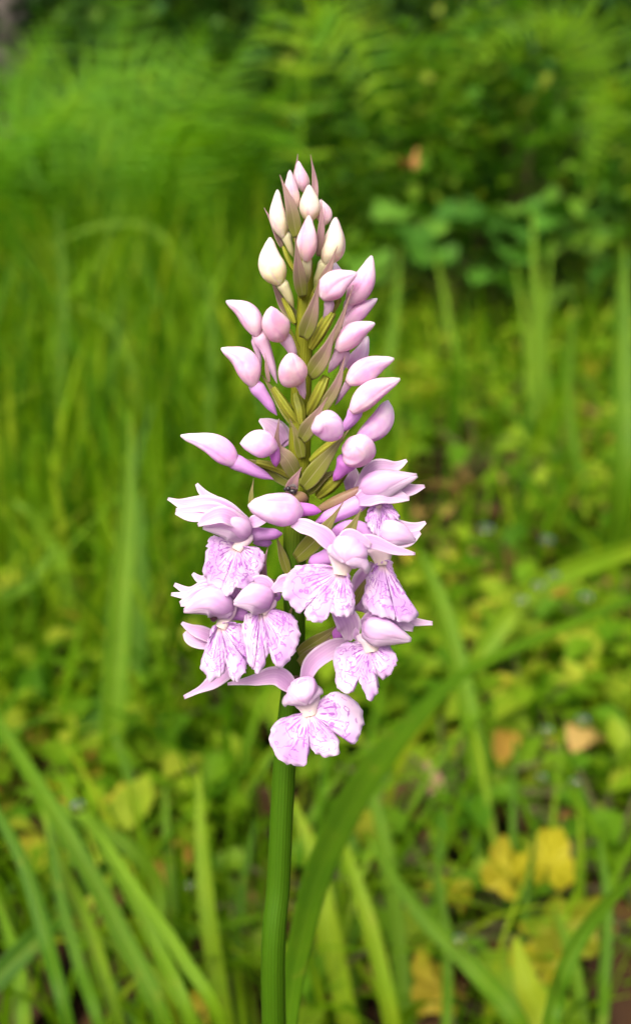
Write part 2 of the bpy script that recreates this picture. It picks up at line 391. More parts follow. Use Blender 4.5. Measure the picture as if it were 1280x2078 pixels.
def leaf_template(rows=4, shape='ovate', fold=.18, droop=.15):
    t = np.linspace(0, 1, rows + 1)
    if shape == 'ovate': w = np.interp(t, [0, .15, .35, .6, .85, 1], [.04, .6, 1, .85, .38, .02])
    else: w = np.interp(t, [0, .3, .7, 1], [.3, 1, .7, .05])
    V = []
    for a, b in zip(t, w):
        for u in (-1, 0, 1):
            V.append((u * b * .36, a, abs(u) * b * fold - droop * a * a))
    return np.array(V), grid_faces(rows + 1, 3)
def scatter_leaves(pos, normal_tilt, size, tmpl, tint, yaw=None):
    """pos (n,3), tilt from lying flat (n), size (n)"""
    V0, F0 = tmpl; n = len(pos)
    yaw = rng.uniform(0, 2 * np.pi, n) if yaw is None else yaw
    ct, st = np.cos(normal_tilt), np.sin(normal_tilt); cy_, sy = np.cos(yaw), np.sin(yaw)
    x, y, z = V0[:, 0], V0[:, 1], V0[:, 2]
    y2 = y[None] * ct[:, None] - z[None] * st[:, None]; z2 = y[None] * st[:, None] + z[None] * ct[:, None]
    xx = x[None] * cy_[:, None] - y2 * sy[:, None]; yy = x[None] * sy[:, None] + y2 * cy_[:, None]
    V = np.stack([xx, yy, z2], -1) * size[:, None, None] + pos[:, None]
    F = (F0[None] + (np.arange(n) * len(V0))[:, None, None]).reshape(-1, F0.shape[1])
    return V.reshape(-1, 3), F, np.repeat(tint, len(V0))
def grass_mesh(bx, by, h, wd, lean, yaw, tint, seg=6, z0=None):
    n = len(bx); t = np.linspace(0, 1, seg + 1)
    dx, dy = np.cos(yaw), np.sin(yaw)
    up = h[:, None] * (t[None] - .35 * np.minimum(lean, 1.2)[:, None] * t[None] ** 3)
    off = h[:, None] * lean[:, None] * t[None] ** 2
    z0 = ground_h(bx, by) - .005 if z0 is None else z0
    c = np.stack([bx[:, None] + dx[:, None] * off, by[:, None] + dy[:, None] * off, z0[:, None] + up], -1)
    fy = yaw + rng.normal(np.pi / 2, .7, n)
    s = np.stack([np.cos(fy), np.sin(fy), np.zeros(n)], -1)
    w = wd[:, None] * np.interp(t, [0, .3, .75, 1], [.7, 1, .7, .06])[None] / 2
    V = np.stack([c - s[:, None] * w[..., None], c + s[:, None] * w[..., None]], 2)
    F = grid_faces(seg + 1, 2)
    F = (F[None] + (np.arange(n) * (seg + 1) * 2)[:, None, None]).reshape(-1, 4)
    return V.reshape(-1, 3), F, np.repeat(tint, (seg + 1) * 2)

# fallen leaf litter
n = 5200
py = .12 + rng.random(n) ** 1.3 * 3.2; px = rng.uniform(-1, 1, n) * (.25 + .42 * py)
pos = np.stack([px, py, ground_h(px, py) + rng.uniform(.002, .014, n)], -1)
V, F, T = scatter_leaves(pos, rng.normal(0, .3, n), rng.uniform(.014, .045, n), leaf_template(4, fold=.25), np.clip(rng.random(n) + np.where(py > .6, .22, 0), 0, 1))
tag(mk('leaf_litter', V, F, M_litter, tint=T, origin=(0, 0, 0)), kind='stuff')

# low leafy ground cover, thicker on the right
def patch(x, y, s, ph):
    return np.sin(x * s + ph) * np.sin(y * s * 1.3 + ph * 2) + .5 * np.sin(x * s * 2.7 + ph * 3 + y * s * 2.1)
n = 31000
py = .28 + rng.random(n) ** 1.25 * 2.6; px = rng.uniform(-1, 1, n) * (.12 + .40 * py)
keep = (patch(px, py, 7, 1.3) > np.where(py < .7, .12, -.02)) & (rng.random(n) < np.interp(py, [.3, .8], [.5, 1]) * np.where(px > -.02, .95, .45))
px, py = px[keep], py[keep]; n = len(px)
hz = rng.random(n) * np.clip(.03 + .05 * py, .02, .13)
pos = np.stack([px, py, ground_h(px, py) + .006 + hz], -1)
tn = np.clip(.45 + np.where((px > -.02) & (py > .8), .12, 0) + .20 * patch(px, py, 5, 2.2) + rng.normal(0, .2, n), 0, 1)
ro = np.random.default_rng(5); no = 16000
oy = .05 + ro.random(no) * 2.9; ox = np.where(ro.random(no) < .5, -1, 1) * ((.12 + .40 * oy) + ro.random(no) * (.5 + .3 * oy))
pos = np.vstack([pos, np.stack([ox, oy, ground_h(ox, oy) + .006 + ro.random(no) * .08], -1)]); tn = np.concatenate([tn, np.clip(ro.normal(.5, .22, no), 0, 1)]); n = len(pos)
V, F, T = scatter_leaves(pos, rng.normal(.1, .45, n), rng.uniform(.010, .028, n), leaf_template(4), tn)
tag(mk('ground_cover', V, F, M_herb, tint=T, origin=(0, 0, 0)), kind='stuff')

# grass: the sward, tall at the left, thin at the right
n = 6200
py = .45 + rng.random(n) ** 1.1 * 2.4; px = rng.uniform(-1, .75, n) * (.15 + .42 * py)
side = px / (.15 + .42 * py)
prob = np.where(side < -.05, .95, np.where(side < .15, .5, .22))
keep = rng.random(n) < prob; px, py, side = px[keep], py[keep], side[keep]; n = len(px)
h = np.clip(rng.normal(.8, .24, n), .35, 1.2) * np.interp(py, [.45, .8, 1.3, 2.5], [.09, .22, .32, .42]) * np.where(side < 0, 1, .62)
V, F, T = grass_mesh(px, py, h, rng.uniform(.0035, .0095, n), np.abs(rng.normal(.35, .3, n)), rng.uniform(0, 6.28, n), np.clip(rng.normal(.52, .26, n), 0, 1))
n2 = 5200
py = .28 + rng.random(n2) ** 1.2 * .9; px = rng.uniform(-1, 1, n2) * (.10 + .42 * py)
keep = (rng.random(n2) < np.where(px < 0, .75, np.where(py < .62, .55, .30))) & (patch(px, py, 9, 4.1) > -.25)
px, py = px[keep], py[keep]; n2 = len(px)
V2, F2, T2 = grass_mesh(px, py, rng.uniform(.35, 1.1, n2) * np.interp(py, [.28, .5, 1.2], [.09, .15, .18]) * np.where(px < 0, 1.15, .9), rng.uniform(.0014, .0040, n2), np.abs(rng.normal(.5, .4, n2)), rng.uniform(0, 6.28, n2), np.clip(rng.normal(.6, .2, n2), 0, 1))
no = 6500
oy = .1 + ro.random(no) * 2.9; ox = np.where(ro.random(no) < .55, -1, 1) * ((.15 + .42 * oy) + ro.random(no) * (.5 + .3 * oy))
V3, F3, T3 = grass_mesh(ox, oy, np.clip(ro.normal(.8, .24, no), .35, 1.2) * np.interp(oy, [.1, .8, 1.3, 2.5], [.10, .2, .32, .42]), ro.uniform(.003, .009, no), np.abs(ro.normal(.35, .3, no)), ro.uniform(0, 6.28, no), np.clip(ro.normal(.52, .26, no), 0, 1))
V2 = np.vstack([V2, V3]); F2 = np.vstack([F2, F3 + len(V2) - len(V3)]); T2 = np.concatenate([T2, T3])
tag(mk('grass', np.vstack([V, V2]), np.vstack([F, F2 + len(V)]), M_grass, tint=np.concatenate([T, T2]), origin=(0, 0, 0)), kind='stuff')

# the wood's undergrowth behind the ferns, its shade put into dark leaf colour
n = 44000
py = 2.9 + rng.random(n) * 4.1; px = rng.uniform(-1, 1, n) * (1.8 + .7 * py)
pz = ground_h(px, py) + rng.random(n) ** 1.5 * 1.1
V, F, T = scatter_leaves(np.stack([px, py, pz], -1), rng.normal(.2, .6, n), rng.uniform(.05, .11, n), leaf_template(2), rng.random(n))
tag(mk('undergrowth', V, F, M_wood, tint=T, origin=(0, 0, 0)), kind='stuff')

def make_tree(x, y, r, label, height=6.5, crown=1.7):
    z = float(ground_h(np.array(x), np.array(y)))
    root = empty('tree', (x, y, z), label, 'tree')
    sp = [np.array([x, y, z - .1]), np.array([x + .03, y, z + height * .35]), np.array([x - .05, y + .1, z + height * .7]), np.array([x + .05, y, z + height])]
    V, F, UV = tube(sp, [r * 1.35, r, r * .75, r * .3], nu=16, nv=20, lobes=5, amp=.06, hint=(0, -1, 0))
    tr = mk('trunk', V, F, M_bark, root, UV=UV, origin=(x, y, z))
    for k in range(6):
        a = k * 1.05 + x; z0 = z + height * (.38 + .09 * k)
        b = np.array([x, y, z0]); e = b + np.array([math.cos(a) * crown * .8, math.sin(a) * crown * .8, .6])
        V, F, UV = tube([b, (b + e) / 2 + np.array([0, 0, .15]), e], [r * .4, r * .25, r * .08], nu=8, nv=8, hint=(0, 0, 1))
        mk('branch', V, F, M_bark, tr, UV=UV, origin=b)
    n = 1500
    d = nrm(rng.normal(0, 1, (n, 3))); cl = np.round(d * 2.2) / 2.2
    rad = rng.random(n) ** .5
    pos = np.array([x, y, z + height * .78]) + (d * .55 + cl * .45) * rad[:, None] * np.array([crown, crown, height * .36])
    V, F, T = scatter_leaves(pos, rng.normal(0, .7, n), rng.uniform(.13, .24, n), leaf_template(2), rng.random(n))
    mk('crown', V, F, M_wood, root, tint=T, origin=(x, y, z + height * .78))  # crown out of view, added to block sky and shade the wood
make_tree(-1.06, 3.8, .062, 'grey tree trunk at the dark wood edge, top left corner')
make_tree(-3.0, 6.0, .10, 'dark woodland tree left of the grey trunk, crown added to shade the wood', 6, 2.3)
make_tree(.1, 6.6, .11, 'dark woodland tree straight behind the flower spike, crown added for shade', 6, 2.4)
make_tree(2.0, 6.2, .09, 'dark woodland tree behind the ferns at the right, crown added for shade', 6, 2.3)
make_tree(4.2, 7.0, .12, 'dark woodland tree farthest right in the wood, crown added for shade', 6.5, 2.5)

# ------------------------------------------------------------------ shrubs, ferns, leafy plants
def make_shrub(name, x, y, w, h, n, label, mat, size=(.03, .055), z0=.1):
    z = float(ground_h(np.array(x), np.array(y)))
    root = empty(name, (x, y, z), label, 'shrub')
    for k in range(5):
        a = rng.uniform(-1, 1, 2)
        e = np.array([x + a[0] * w * .7, y + a[1] * w * .5, z + h * rng.uniform(.7, 1)])
        V, F, UV = tube([np.array([x, y, z - .02]), np.array([x + a[0] * w * .25, y + a[1] * w * .2, z + h * .5]), e], [.008, .006, .002], nu=8, nv=10, hint=(0, 1, 0))
        mk('stem', V, F, M_twig, root, UV=UV, origin=(x, y, z))
    c = rng.normal(0, .5, (22, 3)); k = rng.integers(0, 22, n)
    q = c[k] + rng.normal(0, .22, (n, 3))
    pos = np.stack([x + q[:, 0] * w, y + q[:, 1] * w * .7, z + z0 + h * np.clip(.5 + q[:, 2] * .45, 0, 1.1)], -1)
    V, F, T = scatter_leaves(pos, rng.normal(.1, .5, n), rng.uniform(*size, n), leaf_template(4), rng.random(n))
    mk('foliage', V, F, mat, root, tint=T, origin=(x, y, z))
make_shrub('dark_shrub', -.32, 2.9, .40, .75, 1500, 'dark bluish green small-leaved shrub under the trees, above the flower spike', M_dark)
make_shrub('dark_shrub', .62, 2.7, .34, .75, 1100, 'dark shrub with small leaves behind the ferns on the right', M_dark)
make_shrub('leafy_shrub', .16, 2.35, .22, .60, 900, 'mid green leafy bush directly behind the flower tip', M_bush, (.03, .05))
make_shrub('leafy_shrub', .42, 2.15, .22, .62, 950, 'bushy green plant right of the flower tip, at fern height', M_bush, (.028, .05))
make_shrub('leafy_shrub', .62, 1.75, .13, .56, 620, 'bright green leafy bush at the right picture edge', M_bush, (.028, .05))

def pinna_mesh():
    t = np.linspace(0, 1, 13); V = []
    for i, a in enumerate(t):
        w = (1 - a) ** .75 * .085 * (1.0 if i % 2 else .55) + .004
        V += [(a, -w, -.10 * a * a), (a, 0, .02 - .10 * a * a), (a, w, -.10 * a * a)]
    return np.array(V), grid_faces(13, 3)
PIN_V, PIN_F = pinna_mesh()
PIN_ME = quads('pinna', PIN_V, PIN_F, M_fern, tint=np.full(len(PIN_V), .7))
def frond_geo(base, az, length, arch, side_len, pairs, tint, up0=1.15):
    """rachis curve and pinna frames: arching out along azimuth az"""
    t = np.linspace(0, 1, 30); d = np.array([math.cos(az), math.sin(az), 0])
    ang = up0 - arch * t ** 1.3
    seg = np.stack([np.cos(ang)[:, None] * d, ], 0)[0]; seg[:, 2] = np.sin(ang)
    c = np.asarray(base, float) + np.vstack([np.zeros(3), np.cumsum(seg[:-1], 0)]) * length / 29
    tan = nrm(np.gradient(c, axis=0)); side = nrm(np.cross(tan, np.array([0, 0, 1.0]) + 1e-3)); nor = nrm(np.cross(side, tan))
    frames = []
    for k in range(pairs):
        f = .16 + .83 * k / pairs; i = f * 29; i0 = int(i); i1 = min(i0 + 1, 29); q = i - i0
        o = c[i0] * (1 - q) + c[i1] * q
        L = side_len * math.sin(math.pi * (0.10 + .9 * f) ** .8) ** .8 if f < 1 else 0
        L = max(side_len * (1 - f) ** .7 * min(1, .45 + 2.2 * (f - .16)), .006)
        for sgn in (-1, 1):
            ax = nrm(side[i0] * sgn + tan[i0] * .35 - nor[i0] * .12)
            bx = nrm(tan[i0] - ax * np.dot(tan[i0], ax)); nz = np.cross(ax, bx)
            if nz[2] < 0: bx, nz = -bx, -nz
            frames.append((o, ax, bx, nz, L))
    return c, frames
def make_fern(x, y, label, fronds, tint=.5, single=False):
    z = float(ground_h(np.array(x), np.array(y)))
    root = empty('fern', (x, y, z), label, 'fern', 'ferns at the wood edge')
    for az, ln, arch, sl, up0 in fronds:
        pairs = 40 if single else 22
        c, fr = frond_geo((x, y, z), az, ln, arch, sl, pairs, tint, up0)
        V, F, UV = tube(c, [.0035, .0028, .002, .0008], nu=6, nv=30, hint=(.3, .2, 1))
        if single:
            f = mk('frond', V, F, M_fern, root, UV=UV, tint=np.full(len(V), .6), origin=(x, y, z))
            for o, ax, bx, nz, L in fr:
                p = bpy.data.objects.new('pinna', PIN_ME); COL.objects.link(p); p.parent = f
                mt = Matrix.Identity(4)
                for r_ in range(3):
                    mt[r_][0] = ax[r_] * L; mt[r_][1] = bx[r_] * L; mt[r_][2] = nz[r_] * L; mt[r_][3] = o[r_] - (x, y, z)[r_]
                p.matrix_local = mt
        else:
            Vs, Fs, Ts = [V], [F], [np.full(len(V), .5)]; k = len(V)
            for o, ax, bx, nz, L in fr:
                Vs.append(o + (PIN_V[:, :1] * ax + PIN_V[:, 1:2] * bx + PIN_V[:, 2:] * nz) * L)
                Fs.append(PIN_F + k); k += len(PIN_V); Ts.append(np.full(len(PIN_V), np.clip(tint + rng.normal(0, .08), 0, 1)))
            mk('frond', np.vstack(Vs), np.vstack(Fs), M_fern, root, tint=np.concatenate(Ts), origin=(x, y, z))
def fan(n, az0=0, ln=.62):
    out_ = []
    for k in range(n):
        front = k % 2
        az = (-1 if front else 1) * math.pi / 2 + rng.uniform(-.95, .95) + (az0 - .5) * .3
        out_.append((az, 1.3 * ln * rng.uniform(.85, 1.15), rng.uniform(1.7, 2.3) if front else rng.uniform(.9, 1.4), .17 * rng.uniform(.85, 1.2), rng.uniform(1.25, 1.5)))
    return out_
ferns = [(-.28, 2.75, 'upright fern rising between the dark shrub and the flower tip', 5, .8, 0.45),
         (.72, 2.9, 'tall upright fern deep behind the right bushes', 5, .95, 0.45),
         (.5, 3.1, 'farthest fern at the dark wood edge, top right of the tip', 5, .95, 0.41),
         (1.05, 2.7, 'bright fern filling the far right of the wood edge', 5, .9, 0.53),
         (-.72, 3.0, 'fern behind the bright arching fern, close to the trunk', 5, .85, 0.38),
         (-.95, 2.0, 'fern reaching in from beyond the left edge, behind the tall grass', 4, .78, 0.55),
         (.22, 2.9, 'tall fern standing behind the leafy bushes, above the flower tip', 5, .85, 0.49),
         (-.30, 1.95, 'light green fern right above the bent pale blade, left of the spike', 4, .58, 0.55),
         (-.62, 2.15, 'bright green fern at the left edge below the grey trunk', 6, .72, 0.55),
         (-.40, 2.3, 'bright arching fern below the dark shrub, left of the spike', 6, .72, 0.59),
         (-.18, 2.5, 'fern just left of the flower tip, under the dark shrub', 4, .62, 0.41),
         (-.80, 2.7, 'fern deeper in shade behind the left edge fern', 4, .75, 0.30),
         (-.52, 1.75, 'low fern among the grass in the left middle distance', 4, .48, 0.38),
         (.10, 2.6, 'pale feathery fern arching over above the flower tip', 5, .80, 0.41),
         (.38, 2.6, 'mid green fern behind the bushy plants on the right', 4, .78, 0.38),
         (.85, 2.5, 'fern behind the right edge with spreading fronds', 4, .8, 0.41)]
for x, y, lab, k, ln, tn in ferns:
    make_fern(x, y, lab, fan(k, rng.uniform(0, 1), ln), tn)
def curve_fern(curves, label, side_len, pairs, tint, single=False):
    """a fern whose few fronds follow given curves; the fronds' faces look out of the wood"""
    b = np.array(curves[0][0]); root = empty('fern', b, label, 'fern', 'ferns at the wood edge')
    for cv in curves:
        c = cat(cv, 30); tan = nrm(np.gradient(c, axis=0)); side = nrm(np.cross(tan, CF + .25 * CR - .2 * CU)); nor = nrm(np.cross(side, tan))
        V, F, UV = tube(c, [.004, .003, .002, .0008], nu=6, nv=30, hint=(.3, .2, 1))
        k = len(V); Vs, Fs, Ts = [V], [F], [np.full(k, .7)]
        f_ = mk('frond', V, F, M_fern, root, tint=Ts[0], origin=b) if single else None
        for i in range(pairs):
            f = .22 + .77 * i / pairs; j = f * 29; j0 = int(j); q = j - j0; j1 = min(j0 + 1, 29)
            o = c[j0] * (1 - q) + c[j1] * q; L = max(side_len * (1 - f) ** .6 * min(1, .5 + 3 * (f - .22)), .008) * rng.uniform(.92, 1.08)
            for sg in (-1, 1):
                ax = nrm(side[j0] * sg + tan[j0] * .3 - np.array([0, 0, .18]) + rng.normal(0, .05, 3))
                bx = nrm(tan[j0] - ax * np.dot(tan[j0], ax)); nz = np.cross(ax, bx)
                if single:
                    p = bpy.data.objects.new('pinna', PIN_ME); COL.objects.link(p); p.parent = f_
                    mt = Matrix.Identity(4)
                    for r_ in range(3):
                        mt[r_][0] = ax[r_] * L; mt[r_][1] = bx[r_] * L; mt[r_][2] = nz[r_] * L; mt[r_][3] = o[r_] - b[r_]
                    p.matrix_local = mt
                else:
                    Vs.append(o + (PIN_V[:, :1] * ax + PIN_V[:, 1:2] * bx + PIN_V[:, 2:] * nz) * L); Fs.append(PIN_F + k); k += len(PIN_V)
                    Ts.append(np.full(len(PIN_V), np.clip(tint + rng.normal(0, .1), 0, 1)))
        if not single: mk('frond', np.vstack(Vs), np.vstack(Fs), M_fern, root, tint=np.concatenate(Ts), origin=b)
def cf(px, dep, pts):
    g = W(px, 1039, dep); g[2] = float(ground_h(g[0], g[1])); return [g] + [W(x, y, d) for x, y, d in pts]
curve_fern([cf(1250, 1.75, [(1242, 400, 1.75), (1225, 170, 1.72), (1175, 50, 1.70), (1090, 45, 1.68), (990, 95, 1.66), (880, 185, 1.64)]),
            cf(1250, 1.75, [(1262, 500, 1.75), (1275, 300, 1.72), (1250, 180, 1.68), (1215, 260, 1.62), (1195, 380, 1.58)])],
           'fern with long ribbed frond arching over in the top right corner', .095, 26, .6, single=True)
curve_fern([cf(610, 2.0, [(610, 420, 2.0), (620, 120, 1.95), (650, 20, 1.9), (705, 50, 1.85), (760, 150, 1.8), (800, 290, 1.75)])],
           'fern frond hanging over above and right of the flower tip', .17, 16, .75)
curve_fern([cf(60, 2.1, [(70, 480, 2.1), (110, 270, 2.0), (200, 165, 1.95), (330, 150, 1.9), (460, 200, 1.85)]),
            cf(60, 2.1, [(50, 480, 2.1), (40, 300, 2.05), (60, 140, 2.0), (110, 70, 1.95)]),
            cf(60, 2.1, [(80, 520, 2.1), (130, 400, 2.0), (230, 330, 1.9), (350, 330, 1.85), (450, 400, 1.8)])],
           'fern with a long light frond reaching right, upper left of the flower tip', .20, 16, .46)
curve_fern([cf(300, 2.3, [(280, 480, 2.3), (262, 200, 2.25), (250, 20, 2.2), (240, -60, 2.15)]),
            cf(300, 2.3, [(300, 500, 2.3), (340, 250, 2.2), (390, 120, 2.15), (420, 60, 2.1)])],
           'fern standing upright in front of the dark shrub, reaching the top edge', .19, 16, .46)
curve_fern([cf(-60, 1.9, [(-60, 520, 1.9), (-20, 320, 1.85), (80, 250, 1.8), (210, 270, 1.75), (300, 370, 1.7)])],
           'fern frond leaning in from the left edge over the tall grass', .20, 16, .40)
curve_fern([cf(960, 2.2, [(960, 520, 2.2), (950, 250, 2.15), (960, 60, 2.1), (1000, -20, 2.05)]),
            cf(960, 2.2, [(950, 520, 2.2), (900, 300, 2.1), (850, 120, 2.05), (800, 40, 2.0)])],
           'upright fern among the bushes between flower tip and top right corner', .17, 16, .75)

def polar_leaf(name, lobes, depth, mat, cup=.12, serr=0.0, nr=4, nt_=40, wav=.04, seed=0):
    r = np.random.default_rng(seed)
    th = np.linspace(-math.pi * .94, math.pi * .94, nt_)
    rad = 1 - depth * (.5 - .5 * np.cos(th * lobes + math.pi * (lobes + 1))) + serr * np.sin(th * 31)
    rad *= .55 + .45 * np.cos(th * .5) ** .6
    rr = np.linspace(0.02, 1, nr + 1)
    X = rr[:, None] * rad[None] * np.sin(th)[None] * .55; Y = rr[:, None] * rad[None] * np.cos(th)[None] * .62 + .3
    Z = cup * rr[:, None] ** 2 * np.cos(2 * th)[None] + wav * rr[:, None] * np.sin(th * 5 + r.uniform(0, 6))[None]
    UV = np.stack([X + .5, Y], -1).reshape(-1, 2)
    return quads(name, np.stack([X, Y, Z], -1).reshape(-1, 3), grid_faces(nr + 1, nt_), mat, UV)
def ovate_leaf(name, mat, serr=.06, fold=.2, droop=.25, wid=.36, seed=0):
    t = np.linspace(0, 1, 17); w = np.interp(t, [0, .1, .3, .55, .8, .93, 1], [.05, .6, 1, .9, .5, .2, .02])
    w = w * (1 + serr * np.where(np.arange(17) % 2, 1, -1))
    V = [(u * b * wid, a, abs(u) ** 1.3 * b * fold - droop * a * a + .02 * math.sin(a * 16 + u * 3)) for a, b in zip(t, w) for u in (-1, -.5, 0, .5, 1)]
    UV = [(u * .5 + .5, a) for a in t for u in (-1, -.5, 0, .5, 1)]
    return quads(name, np.array(V), grid_faces(17, 5), mat, np.array(UV))
L_round = polar_leaf('leaf', 5, .22, M_blue, serr=.03)
L_lime = ovate_leaf('leaf', M_lime)
L_ovate = ovate_leaf('leaf', M_blue, wid=.4)
def put(me, name, p, size, yaw, tilt, roll=0.0, parent=None, mat=None):
    o = bpy.data.objects.new(name, me); COL.objects.link(o)
    p = np.asarray(p, float)
    if parent is not None: o.parent = parent; p = p - WLOC[parent.name]
    o.location = p; o.rotation_euler = Euler((tilt, roll, yaw), 'XYZ'); o.scale = (size,) * 3
    return o
def make_plant(name, px, py, h, nl, size, me, label, cat_='plant', spread=None, group=None):
    spread = .06 if spread is None and size < .1 else .13
    b = G(px, py, 0); b[2] = float(ground_h(b[0], b[1]))
    root = empty(name, b, label, cat_, group)
    for k in range(nl):
        a = k * 2.4 + rng.uniform(-.4, .4); f = (k + 1) / nl
        e = b + np.array([math.cos(a) * spread * (1.1 - .5 * f), math.sin(a) * spread * (1.1 - .5 * f), h * (.45 + .55 * f)])
        V, F, UV = tube([b, b + np.array([0, 0, h * .35]) + (e - b) * .25, e], [.0016, .0013, .001], nu=6, nv=7, hint=(.2, 1, .1))
        mk('leaf_stalk', V, F, M_twig, root, UV=UV, origin=b)
        put(me, 'leaf', e, size * rng.uniform(.8, 1.2), a - math.pi / 2, rng.uniform(-.35, .25), rng.uniform(-.3, .3), root)
plants = [('broadleaf_plant', 900, 735, .30, 11, .125, L_round, 'bluish green plant with round leaves, between spike and right edge, in front of the bushes'),
          ('broadleaf_plant', 1010, 720, .32, 12, .13, L_round, 'bluish green round-leaved plant in the shady gap right of the tall stalks'),
          ('broadleaf_plant', 1180, 720, .32, 11, .14, L_round, 'large bluish round-leaved plant near the right edge, below the fern'),
          ('broadleaf_plant', 820, 690, .27, 10, .12, L_ovate, 'dark oval-leaved plant just right of the uppermost pink buds'),
          ('broadleaf_plant', 1090, 690, .38, 12, .12, L_ovate, 'oval-leaved plant behind the tall grass stalks on the right'),
          ('leafy_seedling', 870, 930, .07, 12, 0.031, L_lime, 'lime green low plant beside the pink buds at right of the spike'),
          ('leafy_seedling', 960, 1010, .07, 12, 0.031, L_lime, 'yellowish green low plant between the open flowers and the drop-lined blade'),
          ('leafy_seedling', 1120, 1060, .07, 13, 0.028, L_lime, 'lime leafy plant right at the upper side of the drop-lined blade'),
          ('leafy_seedling', 1230, 1400, .06, 13, 0.025, L_lime, 'low lime plant at the right edge under the long bent blade'),
          ('leafy_seedling', 1060, 1560, .05, 13, 0.024, L_lime, 'bright oval-leaved plant above the yellow lobed leaves'),
          ('leafy_seedling', 900, 1720, .045, 12, 0.022, L_lime, 'small leafy plant between the tan leaf and the thin vertical blade'),
          ('leafy_seedling', 1230, 1880, .05, 12, 0.022, L_lime, 'pale leafy plant behind the blade at bottom right'),
          ('leafy_seedling', 1010, 1930, .04, 12, .024, L_lime, 'small bright plant at the foot of the thin straight stalk'),
          ('leafy_seedling', 1190, 2030, .04, 12, .024, L_lime, 'low bright plant in the bottom right corner beside the broad blade'),
          ('leafy_seedling', 850, 1990, .035, 12, .022, L_lime, 'small leafy plant under the slanting blade by the short bright tip'),
          ('leafy_seedling', 1230, 1700, .045, 12, .026, L_lime, 'leafy plant at the right edge above the broad leaning blade'),
          ('leafy_seedling', 700, 1950, .035, 11, .022, L_lime, 'small leafy plant just right of the orchid stem foot'),
          ('leafy_seedling', 60, 1500, .055, 13, 0.022, L_lime, 'low bright plant at the left edge beside the broad vertical blade'),
          ('leafy_seedling', 480, 1560, .06, 13, 0.028, L_lime, 'bright leafy plant left of the stem below the lowest flower'),
          ('leafy_seedling', 380, 1330, .06, 12, 0.026, L_lime, 'lime plant behind the lower left flowers'),
          ('leafy_seedling', 1000, 860, .09, 13, 0.037, L_lime, 'yellowish plant in the sunny clearing in front of the bluish plants')]
for a in plants: make_plant(*a)

# ------------------------------------------------------------------ single grass blades
HB = -CF + .35 * CU
def blade(name, pts, widths, tint, label, hint=HB, cup=.12, fold=.10, mat=None, twist=0.0, cat_='grass blade', group='single grass blades round the orchid'):
    """pts: (x, y, metres from the lens); widths in photograph pixels along it"""
    sp = np.array([W(*p) for p in pts])
    dd = cat([p[2] for p in pts], len(widths))[:, 0] if len(widths) > 1 else [pts[0][2]]
    wm = [w * d / FP for w, d in zip(widths, dd)]
    V, F, UV = ribbon(sp, wm, hint, cup=cup, fold=fold, nu=7, nv=30, twist=twist)
    o = mk(name, V, F, mat or M_blade, UV=UV, tint=np.full(len(V), tint), origin=sp[0], solid=.0003)
    return tag(o, label, cat_, group)
def to_ground(pts, dx=0):
    """carry a blade on from its first point down to the soil"""
    x, y, d = pts[0]; p = W(x, y, d)
    b = p + np.array([dx, .03, -p[2] - .005])
    r = b - CAM; dep = float(r @ CF); bx = 640 + (r @ CR) / dep * FP; by = 1039 - (r @ CU) / dep * FP
    return [(bx, by, dep)] + list(pts)
